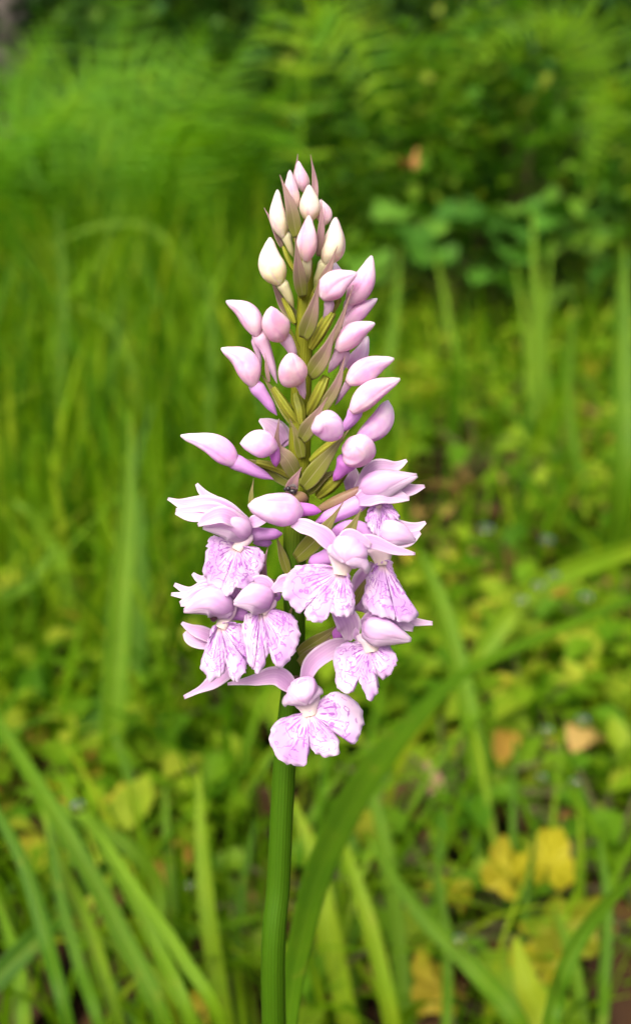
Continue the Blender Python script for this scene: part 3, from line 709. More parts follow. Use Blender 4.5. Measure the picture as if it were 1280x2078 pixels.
BL = [
 ([(232, 1560, .46), (240, 1300, .46), (258, 1050, .47), (266, 830, .48)], [44, 50, 46, 30, 5], .58, 'broad grass blade standing upright at left, tip beside the leftmost bud'),
 ([(268, 1500, .52), (280, 1230, .52), (284, 1000, .53)], [50, 48, 40, 8], .30, 'darker upright blade just right of the broad left blade'),
 ([(150, 2120, .25), (95, 1900, .26), (45, 1740, .27), (-30, 1600, .28)], [28, 32, 28, 16], .28, 'dark green blade leaning left in the bottom left corner'),
 ([(350, 2120, .28), (235, 1870, .29), (130, 1680, .30), (30, 1520, .32), (-60, 1380, .34)], [34, 36, 34, 26, 10], .48, 'widest bright blade sweeping diagonally across the bottom left'),
 ([(460, 2120, .26), (370, 1940, .26), (280, 1810, .27), (200, 1690, .28), (120, 1600, .29)], [24, 26, 23, 17, 5], .66, 'light green narrow blade running right of the widest diagonal blade'),
 ([(255, 2120, .30), (190, 1900, .31), (120, 1740, .32), (80, 1600, .33)], [22, 28, 25, 6], .74, 'yellow green blade edge-on beside the widest diagonal blade'),
 ([(400, 2120, .27), (310, 1900, .28), (215, 1720, .29), (110, 1560, .31)], [26, 28, 24, 6], .58, 'slender blade lying just above the widest diagonal blade'),
 ([(215, 2120, .29), (160, 1950, .30), (120, 1800, .31), (100, 1650, .32)], [22, 24, 20, 5], .40, 'slender dark blade between the two leftmost leaning blades'),
 ([(420, 2120, .30), (330, 1990, .31), (225, 1910, .32), (110, 1880, .33)], [22, 26, 22, 5], .70, 'light blade bending over level near the bottom left'),
 ([(500, 2120, .36), (480, 1960, .37), (490, 1800, .38), (520, 1660, .39)], [20, 22, 18, 5], .34, 'slender dark upright blade nearest the stem on its left'),
 ([(370, 2120, .37), (360, 1900, .38), (340, 1720, .39), (335, 1590, .40)], [22, 24, 20, 5], .5, 'slender upright blade behind the diagonal blades'),
 ([(720, 2120, .40), (735, 1960, .41), (770, 1850, .42), (860, 1760, .43)], [20, 22, 18, 5], .62, 'slender blade bowing right below the slim steep blade'),
 ([(900, 2120, .33), (905, 1960, .34), (890, 1800, .35), (880, 1720, .36)], [20, 22, 18, 5], .46, 'slender upright blade between slanting blade and thin stalks'),
 ([(1210, 2120, .32), (1225, 1980, .33), (1230, 1830, .34), (1215, 1700, .35)], [22, 24, 20, 5], .36, 'slender dark upright blade in the bottom right corner'),
 ([(60, 2120, .34), (40, 1960, .35), (-10, 1800, .37)], [30, 34, 8], .55, 'short green blade at the very bottom left corner'),
 ([(545, 2120, .40), (520, 1960, .40), (470, 1800, .41), (400, 1700, .42)], [26, 28, 22, 5], .44, 'mid green blade leaning left away from the orchid stem foot'),
 ([(290, 2120, .42), (300, 1900, .42), (280, 1650, .43), (230, 1480, .44)], [26, 30, 26, 6], .36, 'dark green blade behind the diagonal blades, leaning left at its tip'),
 ([(640, 2120, .42), (660, 1900, .42), (720, 1700, .43), (800, 1560, .44)], [28, 30, 26, 6], .40, 'dark blade behind the orchid leaf, leaning right'),
 ([(1180, 2120, .34), (1160, 1960, .35), (1120, 1840, .36)], [26, 28, 6], .62, 'thin bright blade crossing behind the broad blade at bottom right'),
 ([(325, 1950, .34), (320, 1800, .34), (255, 1715, .34), (150, 1650, .35), (40, 1600, .36)], [28, 30, 28, 22, 5], .56, 'grey green blade arching over to the left above the diagonal blades'),
 ([(470, 2120, .33), (432, 1920, .33), (412, 1730, .34), (404, 1560, .35)], [34, 36, 30, 7], .78, 'light green vertical blade midway between diagonal blades and orchid stem'),
 ([(-30, 2010, .30), (90, 1890, .31), (180, 1790, .33), (260, 1720, .35)], [50, 44, 32, 8], .16, 'darkest green blade crossing the bottom left corner'),
 ([(335, 1905, .38), (440, 1880, .37), (540, 1856, .36)], [22, 24, 6], .5, 'thin pale blade lying level just left of the stem'),
 ([(716, 2120, .36), (668, 1880, .36), (640, 1740, .37), (592, 1620, .38)], [40, 44, 34, 8], .82, 'pale green blade leaning against the right side of the orchid stem'),
 ([(800, 2120, .33), (760, 1920, .33), (715, 1770, .34), (690, 1690, .35)], [34, 34, 26, 6], .8, 'short bright blade right of the pale leaning blade'),
 ([(825, 2120, .35), (806, 1900, .36), (775, 1690, .37), (738, 1550, .38)], [34, 34, 28, 6], .52, 'slim blade rising steeply below the flower with three-lobed lip'),
 ([(1060, 2110, .30), (960, 1965, .31), (850, 1850, .32), (740, 1690, .34)], [40, 38, 30, 7], .5, 'blade with one drop, slanting down to the bottom right of the stem'),
 ([(985, 2120, .44), (974, 1860, .45), (966, 1560, .46), (935, 1380, .47), (895, 1230, .48), (848, 1110, .49)], [34, 36, 40, 42, 36, 8], .60, 'tall grey green blade passing behind the long bent leaf at right'),
 ([(1040, 2120, .38), (1036, 1800, .40), (1044, 1500, .42)], [18, 17, 6], .38, 'thin straight stalk rising through the yellow leaves'),
 ([(1052, 1960, .37), (1070, 1800, .38), (1092, 1650, .40)], [14, 12, 4], .22, 'thin dark stalk leaning right across the yellow leaves'),
 ([(1105, 2120, .26), (1140, 1975, .27), (1200, 1865, .28), (1300, 1760, .30)], [36, 36, 30, 16], .44, 'broad blade leaning right in the bottom right corner'),
 ([(828, 2020, .36), (850, 1960, .36), (884, 1900, .37)], [18, 28, 6], .78, 'short bright blade tip pointing up by the lowest yellow leaves'),
 ([(1110, 2120, .31), (1070, 2000, .32), (1045, 1900, .33)], [60, 50, 10], .97, 'yellow green young blade at the bottom by the thin stalks'),
 ([(930, 1420, .56), (1000, 1290, .56), (1080, 1200, .57), (1180, 1150, .58), (1310, 1105, .60)], [36, 44, 44, 42, 34], .74, 'pale blade lined with drops arching up to the right edge'),
 ([(1262, 980, .75), (1262, 760, .76), (1266, 500, .78)], [46, 40, 8], .45, 'tall upright blade close along the right picture edge'),
 ([(1078, 900, 1.15), (1086, 640, 1.15), (1080, 430, 1.16)], [22, 18, 5], .66, 'tallest straight grass stalk rising right of the buds'),
 ([(1110, 900, 1.12), (1100, 680, 1.12), (1120, 480, 1.13)], [18, 16, 4], .60, 'second tall stalk close against the tallest one'),
 ([(1055, 900, 1.18), (1065, 700, 1.18), (1045, 540, 1.19)], [16, 14, 4], .70, 'slightly shorter stalk on the left of the tallest one'),
 ([(925, 760, 1.3), (905, 620, 1.3), (885, 520, 1.3)], [12, 12, 4], .62, 'thin arching stalk between the buds and the tall stalks'),
 ([(310, 1260, .7), (330, 1160, .7), (365, 1095, .7), (430, 1085, .7)], [24, 26, 22, 6], .82, 'pale blade arching over beside the upper left flower'),
 ([(285, 860, .95), (265, 740, .95), (225, 660, .95), (150, 620, .95)], [13, 14, 12, 4], .6, 'pale blade bent over to the left in the middle grass'),
 ([(390, 640, 1.3), (330, 480, 1.3), (220, 455, 1.3), (90, 500, 1.3)], [10, 11, 10, 4], .6, 'pale blade bent level among the tall grass below the ferns'),
 ([(120, 900, .9), (128, 640, .9), (118, 420, .9)], [22, 20, 5], .42, 'straight tall blade in the dense grass at the left'),
 ([(420, 960, .9), (432, 760, .9), (424, 560, .9)], [24, 20, 5], .46, 'upright blade in the grass nearest to the left buds'),
 ([(760, 900, 1.0), (800, 660, 1.0), (812, 500, 1.0)], [20, 18, 5], .50, 'upright blade just right of the pink buds'),
 ([(1180, 1020, .85), (1150, 820, .85), (1165, 600, .85)], [22, 20, 5], .48, 'upright blade between the tall stalks and right edge'),
 ([(20, 1040, .6), (110, 1110, .6), (150, 1260, .6), (180, 1420, .6)], [8, 30, 32, 28], .58, 'blade drooping down from the left edge toward the broad blade'),
 ([(0, 1250, .55), (70, 1180, .55), (120, 1100, .56)], [30, 28, 6], .5, 'blade rising from the left edge at mid height'),
]
for k, (pts, wd, tn, lab) in enumerate(BL):
    p0 = W(*pts[0])
    if p0[2] > .01 and pts[0][0] > -20 and pts[0][1] < 2078 + 60: pts = to_ground(pts); wd = [wd[0] * .8] + wd
    blade('grass_blade', pts, wd, tn, lab, twist=(k % 3 - 1) * .35)

# ------------------------------------------------------------------ fallen and yellowing leaves
LY = [polar_leaf('yellow_leaf', 5, .26, M_yellow, cup=.14, serr=.04, wav=.08, seed=3), polar_leaf('yellow_leaf', 3, .30, M_yellow, cup=-.16, serr=.05, wav=.09, seed=5)]
LT = [ovate_leaf('tan_leaf', M_tan, fold=.35, droop=.4), polar_leaf('tan_leaf', 5, .4, M_tan, cup=.3, wav=.12, seed=8)]
LS = ovate_leaf('dead_leaf', M_straw, fold=.5, droop=.3, wid=.2)
def lay(me, name, px, py, h, size_px, yaw, tilt, label, cat_, roll=0.0):
    p = G(px, py, h); dep = float((p - CAM) @ CF)
    o = put(me, name, p, size_px * dep / FP, yaw, tilt, roll)
    return tag(o, label, cat_)
lay(LY[0], 'yellow_leaf', 1050, 1810, 0.052, 120, .5, .75, 'upright bright yellow lobed leaf behind the thin dark stalk', 'leaf')
lay(LY[1], 'yellow_leaf', 1105, 1790, 0.054, 127, -.4, .8, 'bright yellow leaf standing beside the thin dark stalk, on its right', 'leaf')
lay(LY[0], 'yellow_leaf', 1085, 1910, 0.047, 174, -1.2, .25, 'large curled yellow leaf lying below the two upright ones', 'leaf')
lay(LY[1], 'yellow_leaf', 1080, 1995, 0.042, 151, -.8, .4, 'yellow leaf partly under the yellow green young blade', 'leaf')
lay(LY[0], 'yellow_leaf', 925, 2040, 0.042, 138, .9, .5, 'dull yellow lobed leaf at the bottom, left of the thin straight stalk', 'leaf')
lay(LY[1], 'yellow_leaf', 945, 1835, 0.044, 98, 1.1, .35, 'small yellow leaf left of the thin straight stalk', 'leaf')
lay(LY[1], 'yellow_leaf', 755, 1705, 0.052, 80, .3, .6, 'small yellow leaf behind the slim steep blade', 'leaf')
lay(LY[0], 'yellow_leaf', 248, 1650, 0.052, 69, .2, .5, 'small yellow leaf above the grey green arching blade', 'leaf')
lay(LY[1], 'yellow_leaf', 405, 2060, 0.037, 92, -.5, .3, 'yellow leaf at the bottom edge left of the stem', 'leaf')
lay(LY[0], 'yellow_leaf', 1190, 760, .055, 40, -.5, .6, 'yellowed leaf standing in front of the bluish plant near the right edge', 'leaf')
lay(LY[1], 'yellow_leaf', 1150, 690, .07, 34, .6, .6, 'small yellowed leaf above the other at the right', 'leaf')
lay(LT[0], 'tan_leaf', 765, 1800, .02, 110, .3, .7, 'long orange tan dead leaf right of the pale leaning blade', 'leaf', .4)
lay(LT[1], 'tan_leaf', 890, 1825, .02, 80, 1.2, .3, 'tan curled leaf left of the small yellow leaf', 'leaf')
lay(LT[1], 'tan_leaf', 845, 1870, .015, 90, -.6, .3, 'tan leaf lying over dark soil under the slanting blade', 'leaf')
lay(LT[0], 'tan_leaf', 745, 2020, .012, 100, .8, .2, 'dull tan leaf at the bottom beside the short bright blade', 'leaf')
lay(LT[0], 'tan_leaf', 1160, 1530, .04, 110, -1.0, .3, 'orange leaf lying under the drops at the right', 'leaf')
lay(LT[1], 'tan_leaf', 1175, 1670, .03, 60, .4, .4, 'small round tan leaf right of the thin dark stalk', 'leaf')
lay(LT[0], 'tan_leaf', 15, 1585, .03, 60, .6, .3, 'orange tan leaf at the left edge of the picture', 'leaf')
lay(LT[1], 'tan_leaf', 820, 330, .32, 46, -1.0, .3, 'orange spotted leaf on the bush right of the flower tip', 'leaf')
lay(LS, 'dead_leaf', 365, 1660, .03, 110, -.25, .9, 'pale brown rolled dead leaf left of the stem, below the lower flowers', 'leaf')
lay(LS, 'dead_leaf', 880, 1640, .03, 100, .15, .9, 'whitish dead leaf standing right of the lowest flower', 'leaf')
lay(LS, 'dead_leaf', 470, 1900, .012, 90, -.7, .2, 'pale dead leaf scrap on dark soil left of the stem', 'leaf')

# dew drops
def drop(px, py, dep, r_px, label):
    p = W(px, py, dep); r = r_px * 1.9 * dep / FP
    nv, nu = 10, 14; a = np.linspace(0.02, math.pi - .02, nv); b = np.linspace(0, 2 * math.pi, nu, endpoint=False)
    V = np.stack([np.sin(a)[:, None] * np.cos(b)[None], np.sin(a)[:, None] * np.sin(b)[None], np.cos(a)[:, None] * .85 * np.ones((1, nu))], -1).reshape(-1, 3) * r + p
    return tag(mk('water_drop', V, grid_faces(nv, nu, True), M_dew, origin=p), label, 'water drop', 'dew drops on the leaves')
for a in [(1057, 1222, .552, 8, 'water drop lowest on the drop-lined pale blade'),
          (1092, 1192, .553, 8, 'water drop second from the bottom of the drop-lined pale blade'),
          (1122, 1172, .555, 7, 'water drop in the middle of the drop-lined pale blade'),
          (1187, 1215, .50, 8, 'water drop on the leaf just above the long bent orchid leaf'),
          (985, 1077, .70, 9, 'water drop nearest to the open flowers on the right'),
          (1108, 1100, .68, 8, 'water drop up on the leaf above the drop-lined blade'),
          (1180, 1465, .42, 9, 'brightest water drop below the long bent leaf near the right edge'),
          (1107, 1485, .42, 8, 'water drop left of the brightest one, over the orange leaf'),
          (1098, 1580, .40, 7, 'water drop on the bright oval-leaved plant'),
          (1165, 1590, .40, 7, 'water drop right of the bright oval-leaved plant'),
          (160, 1637, .27, 9, 'water drop on the diagonal blades at lower left'),
          (930, 1908, .305, 8, 'single water drop on the slanting blade at bottom right'),
          (385, 1800, .36, 7, 'water drop left of the stem, beside the vertical light blade')]: drop(*a)

# ------------------------------------------------------------------ the orchid
pb = P(555, 2078, zb(2078)); base = pb + np.array([.004, .012, -pb[2]])
orchid = empty('spotted_orchid', base, 'tall pink spotted orchid spike in sharp focus, buds above and open flowers below', 'orchid')
SX = [(621, 375, 6), (622, 450, 8), (621, 560, 14), (618, 660, 17), (612, 770, 20), (609, 880, 22), (606, 980, 23), (599, 1090, 24), (597, 1200, 23), (599, 1320, 20), (587, 1440, 22), (577, 1560, 24.5), (566, 1780, 25.5), (556, 2078, 27)]
def zc(y): return zb(y)
sp = [P(x, y, zc(y)) for x, y, r in SX] + [pb * .5 + base * .5, base - np.array([0, 0, .004])]
rd = [r * S for x, y, r in SX] + [29 * S, 30 * S]
V, F, UV = tube(sp, rd, nu=44, nv=110, lobes=7, amp=.014)
mk('stem', V, F, M_stem, orchid, UV=UV, origin=base)

def pts3(L, dz=0.0):
    """(x, y, z) photograph pixels with z measured from the stem's own distance at that height"""
    return [P(x, y, zb(y) + z + dz) for x, y, z in L]
FACE = -CF + .25 * CU
def petal(name, L, w, mat, parent, cup=.18, wave=.03, hint=None, twist=0.0, nv=22, seed=0, solid=1.4, fold=0.0, label=None):
    V, F, UV = ribbon(pts3(L), [a * S for a in w], FACE if hint is None else hint, cup=cup, wave=wave, twist=twist, nv=nv, nu=9, seed=seed, fold=fold)
    return mk(name, V, F, mat, parent, UV=UV, origin=P(L[0][0], L[0][1], zb(L[0][1]) + L[0][2]), solid=solid * S, label=label)
def round_part(name, L, r, mat, parent, ridge=None, nu=24, nv=26, squash=1.0, lobes=0, amp=0.0, hint=None, rough=0.0):
    V, F, UV = tube(pts3(L), [a * S for a in r], nu=nu, nv=nv, ridge=ridge, squash=squash, lobes=lobes, amp=amp, hint=hint, rough=rough)
    return mk(name, V, F, mat, parent, UV=UV, origin=P(L[0][0], L[0][1], zb(L[0][1]) + L[0][2]))
PROF = [.30, .62, .86, .98, 1.0, .95, .84, .69, .51, .35, .10]
PROF_R = [.25, .60, .84, .97, 1.0, .97, .90, .78, .60, .38, .03]
def bud(T, B, w, kind, zt=0, zbase=0, bend=(0, 0), necks=(), prof=PROF, ridge=.07, squash=.95):
    """B rounded end (x, y), T tip, w width in pixels; necks: (name, points, radii, material)"""
    m = ((T[0] + B[0]) / 2 + bend[0], (T[1] + B[1]) / 2 + bend[1], (zt + zbase) / 2)
    o = round_part('bud', [(*B, zbase), m, (*T, zt)], [p * w / 2 * .91 for p in prof], M_bud[kind], orchid, ridge=ridge * (.7 if prof is PROF_R else 1.7), squash=squash, nu=66, nv=40, rough=.07)
    for nm, L, r, mt in necks:
        round_part(nm, L, r, mt, o, nu=16, nv=14)
    return o
def neck(L, w0, w1, mat=None, name='spur'):
    return (name, L, [w0 / 2 * .8, w0 / 2, (w0 * .5 + w1 * .5) / 2, w1 / 2, w1 / 2 * .75, .6], mat or M_neck_pink)

bud((605, 327), (618, 390), 31, 1, 0, 0, (-1, 0))
bud((588, 345), (600, 424), 30, 1, 25, 30, (-3, 0))
bud((563, 385), (576, 482), 38, 0, 0, 10, (-5, 2), [neck([(578, 472, 5), (586, 495, 5), (595, 522, 0)], 20, 14, M_neck_cream, 'ovary')])
bud((627, 375), (627, 450), 42, 0, 35, 35, (1, 0))
bud((650, 405), (655, 458), 30, 1, 15, 15, (6, 0))
bud((627, 437), (621, 530), 42, 1, 62, 58, (1, 0), [neck([(622, 522, 52), (624, 545, 45), (624, 575, 25)], 18, 14, M_neck_cream, 'ovary')])
bud((681, 441), (660, 536), 50, 0, 38, 40, (7, 3), [neck([(661, 528, 35), (650, 552, 30), (637, 580, 20)], 24, 16, M_neck_cream, 'ovary')])
bud((548, 482), (570, 578), 53, 0, 20, 30, (-9, 3), [neck([(569, 570, 25), (581, 592, 22), (596, 624, 15)], 24, 18, M_neck_cream, 'ovary')])
bud((724, 554), (652, 606), 54, 2, 60, 66, (-6, -6), [neck([(668, 610, 50), (666, 630, 45), (658, 655, 30)], 20, 16)])
bud((754, 519), (707, 617), 50, 2, 20, 25, (8, 2), [neck([(711, 608, 15), (704, 632, 12), (692, 662, 5)], 22, 16)])
bud((678, 530), (690, 575), 24, 3, -20, -20)
bud((459, 611), (524, 682), 46, 2, 20, 30, (8, -12), [neck([(522, 676, 22), (540, 710, 20), (562, 778, 15)], 30, 20), neck([(524, 684, 10), (523, 710, 6), (530, 745, 0)], 26, 12)])
bud((550, 622), (575, 690), 56, 1, 78, 45, (-6, 2), [neck([(574, 680, 42), (588, 702, 36), (600, 730, 25)], 26, 20)], prof=PROF_R, ridge=.04)
bud((590, 716), (603, 780), 60, 1, 105, 62, (-4, 2), [neck([(604, 766, 62), (611, 785, 58), (618, 810, 48)], 26, 16)], prof=PROF_R, ridge=.07)
bud((449, 707), (516, 784), 52, 2, 15, 25, (10, -14), [neck([(514, 778, 18), (536, 806, 16), (562, 843, 12)], 30, 22, M_spur)])
bud((765, 606), (694, 664), 38, 2, 10, 20, (2, -4))
bud((760, 656), (684, 712), 48, 2, 50, 60, (-2, -10), [neck([(694, 704, 45), (684, 726, 40), (666, 757, 32)], 26, 20), neck([(702, 712, 35), (698, 732, 30), (690, 760, 25)], 18, 14)])
bud((746, 682), (705, 748), 40, 3, -5, -5, (6, 6))
bud((799, 728), (704, 778), 50, 2, 40, 55, (-2, -8), [neck([(712, 770, 40), (698, 792, 36), (680, 822, 25)], 16, 12)])
bud((811, 769), (712, 836), 52, 2, 60, 75, (-2, -8), [neck([(724, 828, 55), (712, 852, 50), (690, 878, 36)], 30, 22, M_spur)])
bud((787, 812), (725, 893), 54, 3, 20, 40, (14, 10), prof=[.3, .6, .8, .92, 1, 1, .97, .88, .72, .48, .05], ridge=.05)
bud((658, 848), (666, 884), 64, 3, 165, 105, (2, -4), prof=PROF_R, ridge=.12)
bud((722, 906), (722, 938), 70, 2, 145, 85, (3, -8), [neck([(708, 930, 85), (694, 952, 78), (676, 976, 66)], 42, 24, M_magenta)], prof=PROF_R, ridge=.04)
bud((367, 884), (482, 943), 54, 3, 20, 40, (12, -9), [neck([(462, 930, 32), (505, 950, 34), (555, 973, 30)], 32, 24, M_spur)])
bud((487, 900), (562, 908), 56, 3, 80, 66, (-2, -4), [neck([(552, 905, 55), (558, 925, 52), (560, 948, 46)], 24, 20, M_magenta)], prof=PROF_R)
bud((503, 1026), (612, 1040), 74, 3, 150, 120, (4, 0), [neck([(596, 1036, 95), (622, 1034, 96), (652, 1038, 92)], 30, 24, M_magenta), neck([(592, 1020, 85), (606, 1010, 80), (626, 1012, 70)], 26, 24, M_ovary_b, 'ovary')],
    prof=[.3, .62, .86, 1.0, 1.02, .98, .9, .8, .62, .42, .05], ridge=.12)

# bracts
BP = [.55, .9, 1.0, .92, .7, .42, .18, .04]
def bract(L, w, mat=M_bract, cup=.10, seed=0, twist=0.0):
    return petal('bract', L, [w * .76 * p for p in BP], mat, orchid, cup=-cup * .5, wave=.035, twist=twist + random.uniform(-.3, .3), seed=len(bpy.data.objects), solid=1.6, fold=.13)
bract([(598, 392, -10), (601, 350, -20), (604, 312, -24)], 16, M_bract_p)
bract([(640, 410, 0), (638, 365, -8), (630, 314, -8)], 17, M_bract_p)
bract([(602, 482, 40), (590, 420, 52), (568, 355, 44)], 34)
bract([(572, 502, -8), (556, 460, -14), (536, 422, -24)], 18, M_bract_p)
bract([(646, 520, 40), (652, 460, 52), (652, 403, 50)], 20, M_bract_p)
bract([(614, 602, 46), (606, 548, 70), (599, 482, 82)], 34)
bract([(640, 596, 40), (664, 552, 60), (685, 498, 64)], 26)
bract([(612, 660, 0), (576, 620, -14), (546, 560, -20)], 34)
bract([(616, 686, 40), (633, 636, 66), (648, 567, 74)], 42)
bract([(640, 740, 34), (684, 668, 66), (717, 578, 78)], 22)
bract([(628, 764, 40), (656, 722, 72), (683, 658, 82)], 46)
bract([(645, 842, 40), (682, 784, 64), (700, 722, 66)], 30)
bract([(612, 892, 44), (634, 856, 76), (664, 806, 92)], 42)
bract([(614, 990, 44), (656, 938, 76), (708, 872, 84)], 48, M_bract_g)
bract([(588, 1004, 60), (596, 978, 76), (612, 948, 84)], 34, M_bract_p)
bract([(606, 868, 12), (570, 816, 14), (530, 760, 8)], 36, M_bract_g)
bract([(546, 776, 34), (541, 746, 36), (538, 716, 34)], 11, M_bract_p)
bract([(598, 985, 8), (540, 950, 6), (470, 926, 20)], 40, M_bract_g)
bract([(604, 972, 24), (584, 935, 44), (562, 905, 42), (566, 850, 56)], 44)
bract([(511, 1042, 40), (510, 1006, 40), (515, 970, 36)], 15, M_bract_g)
bract([(600, 1134, 60), (652, 1084, 110), (696, 1020, 138)], 50, M_bract_g)
bract([(696, 1094, 120), (714, 1070, 128), (733, 1032, 128)], 30, M_bract_g)
bract([(716, 1228, 90), (734, 1194, 100), (758, 1153, 110)], 24, M_bract_g)
bract([(535, 1185, 40), (534, 1150, 46), (544, 1110, 44)], 22, M_bract_p)
bract([(586, 1168, 26), (572, 1124, 30), (560, 1085, 34)], 26, M_bract_g)
bract([(604, 1326, 24), (650, 1296, 50), (704, 1258, 74)], 36, M_bract_g)
bract([(606, 1346, 26), (640, 1322, 50), (672, 1292, 66)], 34)
bract([(574, 1400, 24), (592, 1386, 40), (614, 1368, 44)], 34, M_bract_d)
bract([(700, 1240, 70), (718, 1252, 80), (738, 1266, 84)], 26, M_bract_d)
bract([(576, 1282, 24), (585, 1255, 30), (594, 1226, 30)], 20, M_bract_g)
bract([(548, 1196, 26), (564, 1184, 26), (584, 1178, 24)], 20, M_bract_d)
bract([(613, 930, 30), (604, 890, 40), (588, 850, 42)], 28, M_bract_g)
bract([(622, 1000, 34), (650, 972, 54), (690, 952, 60)], 34, M_bract_g)
# ovaries joining flowers and buds to the stem
def ovary(L, w, mat=M_ovary):
    return round_part('ovary', L, [w * .25, w * .38, w * .41, w * .36, w * .25], mat, orchid, nu=18, nv=14, lobes=6, amp=.06)
for L, w in [([(632, 706, 22), (652, 672, 40), (676, 634, 48)], 26), ([(646, 664, 20), (668, 636, 30), (690, 606, 36)], 18), ([(626, 840, 22), (644, 804, 44), (662, 764, 48)], 30),
             ([(650, 846, 24), (668, 812, 40), (684, 776, 44)], 20), ([(632, 936, 24), (662, 912, 40), (694, 886, 46)], 28), ([(646, 1006, 26), (676, 978, 46), (704, 946, 50)], 36),
             ([(602, 856, 14), (580, 826, 18), (554, 786, 16)], 24), ([(614, 604, 20), (611, 580, 40), (612, 556, 44)], 22), ([(626, 632, 16), (640, 596, 24), (654, 560, 26)], 18),
             ([(606, 720, 14), (594, 690, 20), (578, 655, 22)], 16), ([(574, 500, 4), (586, 530, 6), (604, 560, 4)], 12), ([(600, 970, 16), (566, 950, 16), (520, 938, 18)], 24),
             ([(598, 656, 10), (588, 632, 8), (574, 604, 8)], 16), ([(600, 800, 16), (608, 830, 30), (612, 860, 30)], 26), ([(600, 490, 18), (598, 465, 24), (594, 440, 26)], 16)]:
    ovary(L, w)
ovary([(648, 1034, 60), (690, 1014, 70), (738, 990, 74)], 28, M_ovary_b)
ovary([(586, 1196, 20), (562, 1186, 18), (536, 1180, 20)], 22, M_ovary_b)
ovary([(608, 1378, 20), (596, 1384, 34), (600, 1396, 50)], 26, M_ovary_b)

def lip(parent, throat, outline, zt, fwd=0.0, side=.22, bulge=14, ruf=6.5, seed=0, nr=12, rough=1.3):
    """A spotted lip: a rippled sheet spreading from the throat, arched in the middle, its sides bent back"""
    r = np.random.default_rng(seed)
    o = np.array(outline, float); o = np.vstack([o, o[:1]])
    n = 96
    q = cat(o, n + 1)[:-1]
    q = np.array(throat, float) + (q - np.array(throat, float)) * 1.025
    kn = np.convolve(np.tile(r.normal(0, 1, n), 3), np.ones(5) / 5, 'same')[n:2 * n]
    q = q + r.normal(0, rough, q.shape) + (q - np.array(throat)) * (kn * .035)[:, None]
    c = np.array(throat, float)
    rr = np.linspace(.04, 1, nr) ** .9
    d = q - c; L = np.linalg.norm(d, axis=1)
    th = np.arctan2(d[:, 1], d[:, 0])
    xy = c + d[None] * rr[:, None, None]
    rel = xy - c
    ph = r.uniform(0, 6.28, 3)
    z = zt + bulge * np.sin(np.pi * np.clip(rr, 0, 1) * .75)[:, None] + 2.0 * fwd * rel[..., 1] / 100 - side * np.abs(rel[..., 0]) ** 1.15 / 2 \
        + ruf * ((rr[:, None] ** 1.6) * np.sin(th * 5 + ph[0])[None] + 0.4 * (rr[:, None] ** 4) * np.sin(th * 11 + ph[1])[None] + .5 * (rr[:, None] ** 9) * np.sin(th * 29 + ph[2])[None]) + 3.0 * rr[:, None] * np.cos(th * 4 + ph[2])[None]
    Vw = np.array([[P(a[0], a[1], zb(c[1]) + zz) for a, zz in zip(row, zr)] for row, zr in zip(xy, z)])
    u = np.arange(n) / n
    UV = np.stack(np.broadcast_arrays(u[None], rr[:, None]), -1).reshape(-1, 2)
    return mk('lip', Vw.reshape(-1, 3), grid_faces(nr, n, True), M_lip, parent, UV=UV, origin=P(c[0], c[1], zb(c[1]) + zt), solid=1.3 * S)

def flower(at, label, hood=None, petals=(), lip_=None, spur=None, column=None):
    root = empty('flower', P(at[0], at[1], zb(at[1]) + at[2]), parent=orchid)
    root['label'] = label
    if column:
        L, r = column; round_part('column', L, [r[0] * 1.15, r[1] * 1.2, r[2] * 1.05, r[3] * 1.15], M_throat, root, nu=22, nv=14, squash=.5, rough=.05)
    if spur:
        round_part('spur', spur[0], [spur[1] * k for k in (.42, .5, .46, .42, .36, .05)], spur[2] if len(spur) > 2 else M_spur, root, nu=16, nv=16)
    if hood:
        L, w = hood[0], hood[1]
        h_ = round_part('hood', L, [p * w / 2 * .86 for p in (hood[2] if len(hood) > 2 else PROF_R)], M_hood, root, ridge=.10, squash=.85, nu=40, rough=.05)
        a0, a1 = np.array(L[0], float), np.array(L[-1], float); d0 = (a1 - a0)[:2]; d0 = d0 / max(np.linalg.norm(d0), 1)
        pn = np.array([-d0[1], d0[0]]) * (1 if d0[0] < 0 else -1)          # the hood's upper side in the picture
        if pn[1] > 0: pn = -pn
        for k_, (off, ws, zz) in enumerate(((.20, .62, .10), (-.16, .86, .24))):
            Lp = [(q[0] + pn[0] * off * w * f, q[1] + pn[1] * off * w * f, q[2] + w * zz * f) for q, f in zip(L, (.8, 1.0, .25))]
            petal('hood_petal', Lp, [w * ws * c_ for c_ in (.45, .85, 1.0, .95, .74, .42, .06)], M_hood, root, cup=-.34, wave=.035, seed=k_ + int(at[0]), solid=1.4)
    for k, (nm, L, w, mt) in enumerate(petals):
        petal(nm, L, w, mt, root, cup=.16, wave=.075, seed=k + int(at[0]))
    if lip_: lip(root, *lip_[:3], **lip_[3])
    return root
SW = M_sepal_w; SP = M_sepal
